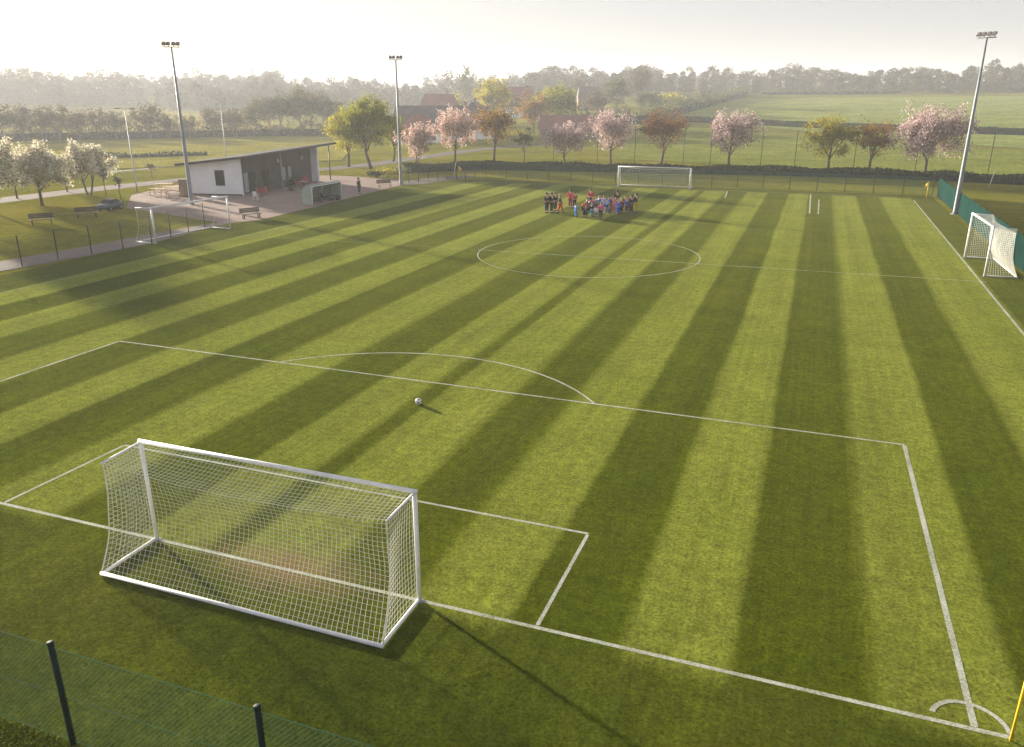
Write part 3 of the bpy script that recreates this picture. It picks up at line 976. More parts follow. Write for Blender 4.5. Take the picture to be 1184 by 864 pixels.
# ------------------------------------------------------------------ goals
def goal(label, W, H, depth, arm, loc, rz, cord=0.0045, cell=0.115, post=0.055, sag=0.22):
    """Goal seen from its own front: posts on y=0, net towards -y."""
    t = thing('football_goal', label, 'goal', loc, rz, 'football goals')
    hw = W / 2
    for s in (-1, 1):
        MB().tube([(s * hw, 0, 0.0), (s * hw, 0, H - 0.05)], post, 12).build('goal_post', M['white'], t, True)
    MB().tube([(-hw - post, 0, H), (hw + post, 0, H)], post, 12).build('crossbar', M['white'], t, True)
    fr = MB()
    for s in (-1, 1):
        fr.tube([(s * hw, -0.05, 0.05), (s * hw, -depth, 0.05)], 0.04, 10)
    fr.tube([(-hw - 0.04, -depth, 0.05), (hw + 0.04, -depth, 0.05)], 0.045, 10)
    fr.build('ground_frame', M['white'], t, True)
    for s in (-1, 1):
        MB().tube([(s * hw, -0.05, H - 0.02), (s * hw, -arm, H - 0.06)], 0.026, 8).build('net_arm', M['white'], t, True)
    # net: back (with roof) and two sides, as cords on a sagging sheet
    nb = MB()

    def cordline(p, r=cord):
        nb.tube(p, r, 4, False)

    def back(u, v):
        """u across (0..1), v from crossbar (0) over the arm ends (va) down to the ground (1)."""
        x = -hw + W * u
        va = 0.30
        arch = 4 * u * (1 - u)
        if v < va:
            f = v / va
            y = -0.04 - (arm - 0.04) * f + 0.10 * arch * f
            z = H - 0.06 * f - sag * 1.1 * arch * f - sag * 0.5 * math.sin(math.pi * f) * (0.3 + 0.7 * arch)
        else:
            f = (v - va) / (1 - va)
            y0, z0 = -arm + 0.10 * arch, H - 0.06 - sag * 1.1 * arch
            y = y0 + (-depth - y0) * f ** 1.5 + 0.30 * math.sin(math.pi * f) * (0.55 + 0.45 * arch) * (depth - 0.4) / 1.3
            z = z0 + (0.06 - z0) * f
        x += 0.02 * math.sin(9 * u + 5 * v) + 0.010 * math.sin(23 * u + 17 * v)
        y += 0.030 * math.sin(7 * u + 9 * v) * math.sin(math.pi * v) + 0.012 * math.sin(31 * u - 13 * v) * math.sin(math.pi * v)
        return Vector((x, y, z))
    nu = int(W / cell)
    nv = int((arm + H * 1.05) / cell)
    for i in range(nu + 1):
        cordline([back(i / nu, j / 22) for j in range(23)])
    for j in range(nv + 1):
        cordline([back(i / 24, j / nv) for i in range(25)], cord * (1.9 if abs(j / nv - 0.30) < 0.5 / nv else 1.0))

    def side(s, a, b):
        """a from front post (0) to the net's back edge (1), b from top to ground."""
        e = back(0.0 if s < 0 else 1.0, 0.30 + 0.70 * b)
        y = -0.03 + (e.y + 0.03) * a
        z = (H - 0.04) + (e.z - (H - 0.04)) * a if b == 0 else e.z + (1 - a) * (H - 0.04 - (H - 0.06)) * (1 - b)
        z = (H - 0.03) * (1 - b) + 0.06 * b
        x = s * hw - s * 0.10 * math.sin(math.pi * a) * math.sin(math.pi * b)
        return Vector((x, y, z))
    na, nz = max(5, int((arm + depth) / 2 / cell)), int(H / cell)
    for s in (-1, 1):
        for i in range(na + 1):
            cordline([side(s, i / na, j / 14) for j in range(15)])
        for j in range(nz + 1):
            cordline([side(s, i / 8, j / nz) for i in range(9)])
    nb.build('net', M['cord'], t, fixn=False)
    for u in (0.0, 1.0):
        MB().tube([back(u, 0.30 + 0.70 * j / 12) for j in range(13)], 0.012, 6).build('net_rope', M['cord'], t, True)
    for s in (-1, 1):
        MB().box((s * hw, 0.0, 0.012), (0.16, 0.16, 0.02)).build('foot_plate', M['steel'], t)
    return t


goal('large white goal with sagging net nearest the camera', 7.16, 2.63, 1.64, 1.15, (-10.49, 12.80, 0.012), 0.0, cord=0.0046, post=0.05)
goal('white goal at the far end of the pitch behind the group of people', 8.75, 2.42, 1.9, 1.0, (-18.3, 98.0, 0.012), R(180), cord=0.005, cell=0.22, post=0.062)
goal('white goal at the left touchline beside the gravel path', 7.75, 2.66, 2.0, 1.6, (-45.15, 49.55, 0.012), R(-90 - 3.5), cord=0.002, cell=0.25, post=0.07)
goal('white goal at the right touchline in front of the green windbreak fence', 6.45, 2.98, 1.75, 1.25, (10.28, 57.6, 0.012), R(91.5), cord=0.007, cell=0.12, post=0.06)


# ------------------------------------------------------------------ fences
def wire_fence(label, pts, h, spacing, cell=0.14, wr=0.0022, post_r=0.035, skip=(), posts_at=None, group='wire mesh fences'):
    pts = [Vector((p[0], p[1], 0)) for p in pts]
    base = pts[0].copy()
    t = thing('wire_fence', label, 'fence', base, 0, group)
    mesh_ = MB()
    rail = MB()
    locs = []
    for a, c in zip(pts, pts[1:]):
        a, c = a - base, c - base
        Ls = (c - a).length
        td = (c - a).normalized()
        n = max(1, round(Ls / spacing))
        for i in range(n + 1):
            q = a.lerp(c, i / n)
            if not any((q - l).length < 0.3 for l in locs):
                locs.append(q)
        for zz, rr in ((h - 0.04, wr * 2.2), (0.08, wr * 1.6), (h * 0.5, wr * 1.6)):
            rail.tube([a + Vector((0, 0, zz)), c + Vector((0, 0, zz))], rr, 5, False)
        # diamond mesh
        k = -h
        while k < Ls:
            for sgn in (1, -1):
                u0, u1 = max(0, k), min(Ls, k + h - 0.1)
                if u1 > u0:
                    z0 = 0.05 + (u0 - k) if sgn > 0 else h - 0.05 - (u0 - k)
                    z1 = 0.05 + (u1 - k) if sgn > 0 else h - 0.05 - (u1 - k)
                    mesh_.tube([a + td * u0 + Vector((0, 0, z0)), a + td * u1 + Vector((0, 0, z1))], wr, 3, False)
            k += cell * 1.414
    for q in locs:
        b = MB()
        b.tube([(q.x, q.y, 0), (q.x, q.y, h + 0.02)], post_r, 8)
        b.tube([(q.x, q.y, h + 0.02), (q.x, q.y, h + 0.05)], post_r * 1.15, 8)
        b.build('fence_post', M['green'], t, True)
    mesh_.build('wire_mesh', M['wire'], t, fixn=False)
    rail.build('tension_wire', M['wire'], t, fixn=False)
    return t


wire_fence('green wire mesh fence in the near left corner behind the large goal', [(-26.4, 7.22), (-2.6, 7.20)], 2.0, 3.97, 0.062, 0.0027, 0.05)
wire_fence('wire mesh fence between the left lawn and the gravel path', [(-56.5, 4.0), (-50.3, 27.5), (-47.1, 36.0), (-45.7, 45.6), (-47.6, 53.5)], 2.0, 2.35, 0.2, 0.003)
wire_fence('wire mesh fence around the far left corner behind the middle mast', [(-48.7, 92.4), (-42.6, 102.6)], 2.0, 1.55, 0.2, 0.004)
wire_fence('long wire mesh fence behind the far goal line', [(-42.3, 102.8), (12.6, 101.1)], 2.0, 3.05, 0.2, 0.009)


def windbreak():
    t = thing('windbreak_fence', 'green cloth windbreak fence along the right touchline', 'fence', (13.0, 100.3, 0))
    b = MB()
    a, c = Vector((0, 0, 0)), Vector((-0.1, -62.0, 0))
    n = 24
    for i in range(n + 1):
        q = a.lerp(c, i / n)
        MB().tube([(q.x, q.y, 0), (q.x, q.y, 2.06)], 0.035, 8).build('fence_post', M['green'], t, True)
    vs = []
    m = n * 6
    for k in range(m + 1):
        q = a.lerp(c, k / m)
        for zz in (0.03, 0.7, 1.4, 1.98):
            bow = 0.05 * math.sin(math.pi * ((k / 6) % 1)) * math.sin(zz * 2.2)
            vs.append((q.x - 0.05 - bow, q.y, zz))
    fs = [(k * 4 + j, k * 4 + j + 1, k * 4 + j + 5, k * 4 + j + 4) for k in range(m) for j in range(3)]
    b.add(vs, fs)
    vs2 = [(x + 0.006, y, z) for x, y, z in vs]
    b.add(vs2, [tuple(reversed(f)) for f in fs])
    b.build('windbreak_cloth', M['screen'], t, True, fixn=False)


windbreak()


def ball_stop():
    t = thing('ball_stop_net', 'tall thin ball stop net on posts behind the far goal and hedge', 'net', at(733, 199))
    base = t.location.copy()
    locs = []
    for px, py in ((640, 197), (690, 198), (733, 199), (789, 200), (820, 201), (878, 203), (917, 204), (985, 206), (1056, 209), (1140, 212)):
        p = at(px, py) - base
        locs.append(p)
        MB().tube([(p.x, p.y, 0), (p.x, p.y, 6.1)], 0.045, 6).build('net_post', M['green'], t, True)
    nb = MB()
    for a, c in zip(locs, locs[1:]):
        for zz in (0.3, 2.2, 4.1, 6.0):
            nb.tube([(a.x, a.y, zz), ((a.x + c.x) / 2, (a.y + c.y) / 2, zz - 0.08), (c.x, c.y, zz)], 0.006, 4, False)
        n = max(2, int((c - a).length / 0.6))
        for i in range(1, n):
            q = a.lerp(c, i / n)
            nb.tube([(q.x, q.y, 0.3), (q.x, q.y, 5.95)], 0.003, 3, False)
    nb.build('net', M['wire'], t, fixn=False)


ball_stop()


# ------------------------------------------------------------------ floodlight masts, lamp posts, flags
def mast(label, px, py, H, rz):
    t = thing('floodlight_mast', label, 'floodlight', at(px, py), rz, 'floodlight masts')
    MB().tube([(0, 0, 0), (0, 0, 0.3), (0, 0, H * 0.5), (0, 0, H)], [0.24, 0.21, 0.15, 0.085], 14).build('pole', M['steel'], t, True)
    MB().tube([(0, 0, 0), (0, 0, 0.05)], 0.42, 14).box((0, 0, 0.9), (0.5, 0.1, 0.02)).build('base_plate', M['concrete'], t)
    MB().box((0, 0, H), (1.6, 0.09, 0.09)).build('crossarm', M['steel'], t, bevel=0.01)
    for x in (-0.64, -0.24, 0.24, 0.64):
        Mx = Matrix.Translation((x, 0.12, H + 0.33)) @ Matrix.Rotation(R(-40), 4, 'X') @ Matrix.Scale(0.86, 4)
        b = MB()
        b.add([Mx @ Vector(p) for p in [(-.23, -.16, -.10), (.23, -.16, -.10), (.23, .34, -.05), (-.23, .34, -.05), (-.17, -.14, .12), (.17, -.14, .12), (.20, .30, .06), (-.20, .30, .06)]],
              [(0, 1, 2, 3), (4, 7, 6, 5), (0, 4, 5, 1), (1, 5, 6, 2), (2, 6, 7, 3), (3, 7, 4, 0)])
        h = b.build('lamp_head', M['lampgrey'], t, bevel=0.012)
        g = MB()
        g.add([Mx @ Vector(p) for p in [(-.20, -.13, -.103), (.20, -.13, -.103), (.20, .30, -.06), (-.20, .30, -.06), (-.20, -.13, -.115), (.20, -.13, -.115), (.20, .30, -.072), (-.20, .30, -.072)]],
              [(0, 3, 2, 1), (4, 5, 6, 7), (0, 1, 5, 4), (1, 2, 6, 5), (2, 3, 7, 6), (3, 0, 4, 7)])
        g.build('lens', M['lens'], h)
        br = MB().tube([(x, 0, H), (x - 0.0, 0.05, H + 0.2)], 0.03, 6)
        br.build('bracket', M['steel'], t)


mast('tall floodlight mast left of the clubhouse', 222, 237, 14.95, R(212))
mast('tall floodlight mast at the far left corner of the pitch', 464, 213.5, 14.7, R(205))
mast('tall floodlight mast in front of the green windbreak fence', 1104, 248, 15.3, R(145))


def lamp_post(label, px, py, top, arm):
    p = at(px, py)
    H = px_height(p, py - top)
    t = thing('lamp_post', label, 'lamp post', p, R(25), 'lamp posts by the lane')
    MB().tube([(0, 0, 0), (0, 0, 1.0), (0, 0, H)], [0.10, 0.085, 0.05], 10).build('pole', M['steel'], t, True)
    for s in (-1, 1):
        MB().tube([(0, 0, H - 0.05), (s * arm * 0.6, 0, H + 0.05), (s * arm, 0, H + 0.06)], 0.03, 6).build('arm', M['steel'], t, True)
    for s in (-1, 1):
        MB().box((s * arm, 0, H + 0.03), (0.6, 0.24, 0.1)).build('lamp_head', M['lampgrey'], t, bevel=0.02)


lamp_post('slim double lamp post behind the cream blossom trees', 159, 223, 131, 0.8)
lamp_post('faint lamp post in the meadow beyond the clubhouse roof', 262, 184, 124, 0.6)


def corner_flag(label, px, py, h, rz, s=1.0):
    p = at(px, py)
    t = thing('corner_flag', label, 'corner flag', p, rz, 'yellow corner flags')
    MB().tube([(0, 0, 0), (0, 0, h)], 0.022 * s, 8).build('flag_pole', M['yellow'], t, True)
    vs = []
    for i in range(9):
        f = i / 8
        for z in (h - 0.02, h - 0.36):
            vs.append((0.02 + 0.42 * f * (0.75 if z < h - 0.2 else 0.8), 0.05 * math.sin(f * 6), z - 0.34 * f))
    b = MB()
    fs = [(2 * i, 2 * i + 1, 2 * i + 3, 2 * i + 2) for i in range(8)]
    b.add(vs, fs)
    b.add([(x, y + 0.006, z) for x, y, z in vs], [tuple(reversed(f)) for f in fs])
    b.build('flag', M['yellow'], t, True, fixn=False)


corner_flag('yellow corner flag at the near right corner cut by the picture edge', 1168, 857, 1.5, R(20))
corner_flag('yellow corner flag at the far right corner by the windbreak fence', 1071, 229, 1.75, R(160), 2.2)
corner_flag('yellow corner flag at the far left corner before the wire fence', 531, 208, 1.8, R(20), 2.2)

# ball on the penalty spot
def football():
    bm = bmesh.new()
    bmesh.ops.create_icosphere(bm, subdivisions=4, radius=0.115)
    ico = bmesh.new()
    bmesh.ops.create_icosphere(ico, subdivisions=1, radius=1)
    dirs = [v.co.normalized() for v in ico.verts]
    ico.free()
    for f in bm.faces:
        c = f.calc_center_median().normalized()
        f.material_index = 1 if max(c.dot(d) for d in dirs) > 0.955 else 0
        f.smooth = True
    me = bpy.data.meshes.new('football')
    bm.to_mesh(me)
    bm.free()
    me.materials.append(M['ballwhite'])
    me.materials.append(M['balldark'])
    o = bpy.data.objects.new('football', me)
    COL.objects.link(o)
    p = at(484, 468)
    o.location = (p.x, p.y, 0.125)
    o.rotation_euler = (0.5, 0.3, 0.2)
    tag(o, 'white football with dark patches lying inside the penalty area', 'ball')


football()


# ------------------------------------------------------------------ clubhouse
def clubhouse():
    t = thing('clubhouse', 'low white and brown clubhouse with a dark sloping roof', 'building', (-59.5, 73.4, 0))
    o = Vector((-59.5, 73.4, 0))
    ends = dict(a=(-65.6, 72.2), b=(-59.5, 73.4), c=(-60.8, 90.6), d=(-66.8, 89.6))
    P = {k: Vector((v[0], v[1], 0)) - o for k, v in ends.items()}

    def rz_(p):
        q = Vector((p[0], p[1], 0)) + o
        return 3.35 + 0.105 * (q.x + 65.6) + 0.030 * (q.y - 72.2)

    def wall(a, c, th, inward, name, mat):
        a, c, iv = Vector(a), Vector(c), Vector(inward).normalized() * th
        b = MB()
        vs = []
        for q in (a, c, c + iv, a + iv):
            vs += [(q.x, q.y, 0.02), (q.x, q.y, rz_(q) - 0.03)]
        b.add(vs, [(0, 2, 3, 1), (2, 4, 5, 3), (4, 6, 7, 5), (6, 0, 1, 7), (1, 3, 5, 7), (0, 6, 4, 2)])
        return b.build(name, mat, t)
    fa = (P['c'] - P['b']).normalized()          # along the front
    ga = (P['a'] - P['b']).normalized()          # along the gable, into the building
    wall(P['a'], P['b'], 0.3, fa, 'gable_wall', M['render'])
    # plinth strip under the white gable
    pl = MB()
    mid = (P['a'] + P['b']) / 2 - fa * 0.006
    pl.box((mid.x, mid.y, 0.10), ((P['a'] - P['b']).length, 0.02, 0.2), math.atan2(ga.y, ga.x))
    pl.build('plinth', M['frame'], t)
    wall(P['b'] + ga * 0.9 + fa * 0.31, P['c'] + ga * 0.9 - fa * 0.31, 0.3, ga, 'front_wall', M['brick'])
    wall(P['c'] - fa * 0.3, P['d'] - fa * 0.3, 0.3, fa, 'gable_wall', M['render'])
    wall(P['d'] - ga * 0.3 - fa * 0.32, P['a'] - ga * 0.3 + fa * 0.32, 0.25, -ga, 'rear_wall', M['render'])
    # projecting white ends of the front
    # gable window
    wc = P['b'].lerp(P['a'], 0.40)
    ang = math.atan2(ga.y, ga.x)
    f = MB()
    Mw = Matrix.Translation((wc.x, wc.y, 1.95)) @ Matrix.Rotation(ang, 4, 'Z')
    for c, s in (((0, 0.02, 0.80), (1.1, 0.1, 0.08)), ((0, 0.02, -0.80), (1.1, 0.1, 0.08)), ((-0.51, 0.02, 0), (0.08, 0.1, 1.52)), ((0.51, 0.02, 0), (0.08, 0.1, 1.52))):
        f.box(c, s, 0, Mw)
    w = f.build('window', M['frame'], t)
    MB().box((0, 0.012, 0), (0.94, 0.03, 1.52), 0, Mw).build('pane', M['glass'], w)
    # glazed doors and windows in the recessed front
    fl = (P['c'] - P['b']).length
    fang = math.atan2(fa.y, fa.x)
    for u, wd, hh, z0, nm, col in ((2.3, 1.0, 2.3, 0.1, 'door', M['curtain']), (3.6, 1.3, 2.3, 0.1, 'door', M['glass']), (10.2, 0.95, 1.7, 0.75, 'window', M['curtain']), (11.6, 0.95, 1.7, 0.75, 'window', M['curtain']),
                                   (1.3, 0.8, 0.6, 2.7, 'window', M['curtain']), (9.2, 0.7, 0.6, 2.9, 'window', M['curtain']), (14.6, 0.8, 0.6, 2.9, 'window', M['curtain']), (6.3, 1.6, 2.0, 0.5, 'window', M['glass'])):
        q = P['b'] + fa * u + ga * 0.885
        Mf = Matrix.Translation((q.x, q.y, z0 + hh / 2)) @ Matrix.Rotation(fang, 4, 'Z')
        f = MB()
        for c, s in (((0, 0, hh / 2 - 0.04), (wd, 0.09, 0.08)), ((0, 0, -hh / 2 + 0.04), (wd, 0.09, 0.08)), ((-wd / 2 + 0.04, 0, 0), (0.08, 0.09, hh - 0.16)), ((wd / 2 - 0.04, 0, 0), (0.08, 0.09, hh - 0.16))):
            f.box(c, s, 0, Mf)
        w = f.build(nm, M['frame'], t)
        MB().box((0, 0, 0), (wd - 0.16, 0.04, hh - 0.16), 0, Mf).build('pane', col, w)
        if nm == 'door':
            MB().box((wd / 2 - 0.14, -0.07, -0.1), (0.03, 0.05, 0.3), 0, Mf).build('handle', M['steel'], w)
    # columns along the front
    for u, r_, m_ in ((8.2, 0.13, M['concrete']), (12.9, 0.07, M['frame']), (5.2, 0.07, M['darkwood'])):
        q = P['b'] + fa * u - ga * 0.05
        MB().tube([(q.x, q.y, 0.0), (q.x, q.y, rz_(q) - 0.03)], r_, 12).build('column', m_, t, True)
    q = P['b'] + fa * (fl + 2.3) - ga * 0.3
    MB().tube([(q.x, q.y, 0.0), (q.x, q.y, rz_(q) - 0.03)], 0.075, 10).build('column', M['frame'], t, True)
    # front corner pilaster (white) at the far end, and beside the gable
    for u in (fl - 0.16,):
        q = P['b'] + fa * u + ga * 0.42
        MB().box((q.x, q.y, (rz_(q) - 0.05) / 2 + 0.01), (0.26, 0.9, rz_(q) - 0.1), fang).build('end_pier', M['render'], t)
    # roof slab with overhang
    c = [P['a'] + ga * 1.0 - fa * 0.75, P['b'] - ga * 0.9 - fa * 0.75, P['b'] + fa * (fl + 3.2) - ga * 0.9, P['b'] + fa * (fl + 3.2) + ga * 7.2]
    b = MB()
    vs = [(p.x, p.y, rz_(p)) for p in c] + [(p.x, p.y, rz_(p) + 0.24) for p in c]
    b.add(vs, [(0, 3, 2, 1), (4, 5, 6, 7), (0, 1, 5, 4), (1, 2, 6, 5), (2, 3, 7, 6), (3, 0, 4, 7)])
    rf = b.build('roof', M['roof'], t)
    b = MB()
    ci = [c[0] - ga * 0.1 + fa * 0.1, c[1] + ga * 0.1 + fa * 0.1, c[2] + ga * 0.1 - fa * 0.1, c[3] - ga * 0.1 - fa * 0.1]
    vs = [(p.x, p.y, rz_(p) - 0.022) for p in ci] + [(p.x, p.y, rz_(p) - 0.004) for p in ci]
    b.add(vs, [(0, 3, 2, 1), (4, 5, 6, 7), (0, 1, 5, 4), (1, 2, 6, 5), (2, 3, 7, 6), (3, 0, 4, 7)])
    b.build('soffit', M['soffit'], rf)
    g = MB()
    p0, p1 = c[1] - ga * 0.06, c[2] - ga * 0.06
    g.tube([(p0.x, p0.y, rz_(p0) + 0.10), (p1.x, p1.y, rz_(p1) + 0.10)], 0.06, 8)
    g.build('gutter', M['frame'], rf)
    return t


clubhouse()


# ------------------------------------------------------------------ dugout, benches, furniture
def dugout():
    p, q = at(362, 238), at(396, 231)
    d = (q - p)
    t = thing('dugout', 'team shelter with pale curved roof and sides by the touchline', 'shelter', p, math.atan2(d.y, d.x))
    W = 5.4
    prof = [(0.0, 1.85), (0.25, 1.98), (0.65, 1.98), (1.0, 1.85), (1.25, 1.55), (1.35, 1.1), (1.38, 0.08)]   # (depth, height)
    b = MB()
    for i in range(len(prof) - 1):
        (y0, z0), (y1, z1) = prof[i], prof[i + 1]
        b.add([(0, y0, z0), (W, y0, z0), (W, y1, z1), (0, y1, z1), (0, y0, z0 - 0.03), (W, y0, z0 - 0.03), (W, y1 - 0.03, z1 - 0.02), (0, y1 - 0.03, z1 - 0.02)],
              [(0, 1, 2, 3), (7, 6, 5, 4), (0, 4, 5, 1), (1, 5, 6, 2), (2, 6, 7, 3), (3, 7, 4, 0)])
    b.build('shell', M['shell'], t, fixn=False)
    for x in (0.02, W - 0.02):
        side = [(x, 0.1, 0.08)] + [(x, y, z - 0.04) for y, z in prof]
        MB().prism(side, (0.02, 0, 0)).build('side_panel', M['canvas'], t)
    for x in (0.0, W / 3, 2 * W / 3, W):
        MB().tube([(x, 0.02, 0), (x, 0.0, 1.86)] if x in (0.0, W) else [(x, 1.34, 0), (x, 1.33, 1.1), (x, 1.0, 1.82)], 0.035, 8).build('frame_post', M['white'], t, True)
    MB().tube([(-0.05, 0, 1.87), (W + 0.1, 0, 1.87)], 0.035, 8).build('front_rail', M['white'], t, True)
    bn = MB().box((W / 2, 0.95, 0.46), (W - 0.4, 0.38, 0.05))
    for x in (0.5, W / 2, W - 0.5):
        bn.box((x, 0.95, 0.22), (0.06, 0.3, 0.43))
    bn.build('seat', M['darkwood'], t)
    # kit bags on the seat and ground
    for i, (x, y, z, s, lab) in enumerate([(3.9, 0.35, 0.03, 1.0, 'black kit bag on the ground at the right end of the team shelter'), (4.9, 0.15, 0.03, 1.15, 'black kit bag just outside the right end of the team shelter'),
                                           (3.0, 0.9, 0.49, 0.8, 'dark kit bag on the seat inside the team shelter')]):
        w = t.matrix_basis @ Vector((x, y, z))
        k = thing('kit_bag', lab, 'bag', w, t.rotation_euler.z + 0.3 * i, 'kit bags at the team shelter')
        MB().sphere((0, 0, 0.24 * s), (0.42 * s, 0.24 * s, 0.24 * s), 12, 8).build('bag_body', M['blackmetal'], k, True)
        MB().tube([(-0.2 * s, 0, 0.44 * s), (0, 0, 0.60 * s), (0.2 * s, 0, 0.44 * s)], 0.018, 6).build('strap', M['bluegrey'], k, True)


dugout()


def bench(label, px, py, rz, wood, leg):
    t = thing('park_bench', label, 'bench', at(px, py), rz, 'park benches')
    W = 1.9
    b = MB()
    for y in (-0.2, 0.0, 0.2): b.box((0, y, 0.45), (W, 0.16, 0.045))
    b.build('seat', leg if wood is M['darkwood'] else M['palewood'], t)
    b = MB()
    for k in range(3): b.box((0, 0.29 + 0.03 * k, 0.60 + 0.14 * k), (W, 0.04, 0.12))
    b.build('backrest', wood, t)
    for x in (-0.72, 0.72):
        g = MB()
        g.box((x, -0.16, 0.215), (0.08, 0.08, 0.42)).box((x, 0.20, 0.215), (0.08, 0.08, 0.42)).box((x, 0.02, 0.405), (0.06, 0.5, 0.05))
        g.tube([(x, 0.30, 0.40), (x, 0.385, 0.95)], 0.03, 6)
        g.build('leg', M['blackmetal'] if wood is M['darkwood'] else M['midwood'], t)
    return t


bench('dark park bench at the pitch edge beside the left goal', 291, 253, R(62), M['darkwood'], M['midwood'])
bench('dark park bench left of the middle floodlight mast', 445, 217.5, R(52), M['darkwood'], M['palewood'])


def picnic(label, px, py, rz, mat, group, back=False, s=1.0):
    t = thing('picnic_table', label, 'picnic table', at(px, py), rz, group)
    t.scale = (s, s, s)
    b = MB()
    for k in range(5): b.box((0, -0.32 + 0.16 * k, 0.74), (1.9, 0.14, 0.045))
    b.build('tabletop', mat, t)
    for sy in (-1, 1):
        MB().box((0, sy * 0.72, 0.45), (1.9, 0.13, 0.045)).box((0, sy * 0.86, 0.45), (1.9, 0.13, 0.045)).build('seat', mat, t)
    for x in (-0.65, 0.65):
        g = MB()
        for sy in (-1, 1): g.tube([(x, sy * 0.62, 0), (x, sy * 0.22, 0.72)], 0.045, 6)
        g.box((x, 0, 0.395), (0.06, 1.75, 0.06))
        g.build('leg', mat, t)


bench('timber bench with dark back at the left end of the lawn', 49, 260, R(50), M['darkwood'], M['midwood'])
bench('timber bench with dark back nearest the car on the lawn', 101, 252, R(52), M['darkwood'], M['midwood'])
picnic('pale timber picnic table nearest the left floodlight mast', 199, 224, R(30), M['palewood'], 'picnic tables on the terrace')
picnic('pale timber picnic table at the left end of the terrace', 183, 226, R(15), M['palewood'], 'picnic tables on the terrace')
picnic('pale timber picnic table behind the other two on the terrace', 190, 220, R(40), M['palewood'], 'picnic tables on the terrace')
picnic('grey weathered picnic table in front of the pale timber tables', 200, 230, R(20), M['midwood'], 'picnic tables on the terrace', s=0.85)


def cupboard():
    t = thing('storage_cupboard', 'dark brown storage cupboard left of the white clubhouse wall', 'cupboard', at(213, 228), R(20))
    MB().box((0, 0.3, 0.95), (0.95, 0.55, 1.86)).build('cabinet_body', M['darkwood'], t, bevel=0.015)
    for s in (-1, 1):
        d = MB().box((s * 0.235, 0.012, 0.95), (0.45, 0.03, 1.76)).build('cabinet_door', M['midwood'], t)
        MB().box((s * 0.06, -0.02, 0.95), (0.025, 0.03, 0.22)).build('handle', M['steel'], d)


cupboard()


def chair(label, px, py, rz, mat, group):
    t = thing('garden_chair', label, 'chair', at(px, py, 0.03), rz, group)
    t.location.z = 0.03
    MB().box((0, 0, 0.44), (0.48, 0.46, 0.04)).build('seat', mat, t, bevel=0.01)
    b = MB()
    for k in range(4): b.box((-0.165 + 0.11 * k, 0.25 + 0.02, 0.68), (0.08, 0.03, 0.44))
    b.box((0, 0.28, 0.90), (0.48, 0.04, 0.06))
    b.build('backrest', mat, t)
    for x in (-0.21, 0.21):
        MB().tube([(x, -0.2, 0.43), (x, -0.22, 0.0)], 0.022, 6).build('leg', mat, t)
        MB().tube([(x, 0.22, 0.43), (x, 0.28, 0.0)], 0.022, 6).build('leg', mat, t)
        MB().tube([(x * 1.15, 0.24, 0.66), (x * 1.2, -0.2, 0.64), (x, -0.2, 0.44)], 0.02, 6).build('armrest', mat, t)


CG = 'garden chairs on the clubhouse terrace'
chair('white garden chair on the terrace just right of the white wall', 296, 231.5, R(200), M['white'], CG)
chair('red garden chair closest to the white garden chair', 300, 226.5, R(120), M['red'], CG)
chair('red garden chair between the white chair and the grey column', 306, 225.5, R(250), M['red'], CG)
chair('red garden chair leftmost in the group near the far end pier', 344, 216, R(120), M['red'], CG)
chair('red garden chair in the middle of the group near the far end pier', 350, 214.8, R(240), M['red'], CG)
chair('red garden chair rightmost by the white far end pier', 356, 213.6, R(80), M['red'], CG)


def round_table(label, px, py, mat):
    t = thing('terrace_table', label, 'table', at(px, py), 0, 'tables on the clubhouse terrace')
    MB().tube([(0, 0, 0.71), (0, 0, 0.745)], 0.55, 20).build('tabletop', mat, t)
    MB().tube([(0, 0, 0.04), (0, 0, 0.71)], 0.04, 8).build('leg', M['blackmetal'], t, True)
    MB().tube([(0, 0, 0.03), (0, 0, 0.06)], 0.28, 16).build('base', M['blackmetal'], t)


round_table('round table with red top beside the white garden chair', 302, 227.5, M['red'])
round_table('round pale table beside the far group of red chairs', 352, 217, M['curtain'])


def planter():
    t = thing('potted_plant', 'dark potted shrub before the brown front right of the column', 'plant', at(337, 221))
    MB().tube([(0, 0, 0.03), (0, 0, 0.5)], [0.26, 0.34], 14).build('pot', M['frame'], t, True)
    rng = np.random.default_rng(4)
    P = rng.normal(size=(500, 3)) * np.array([0.28, 0.28, 0.32]) + np.array([0, 0, 1.0])
    leaf_object('foliage', P, 0.14, L['hedge'], t, rng)


planter()


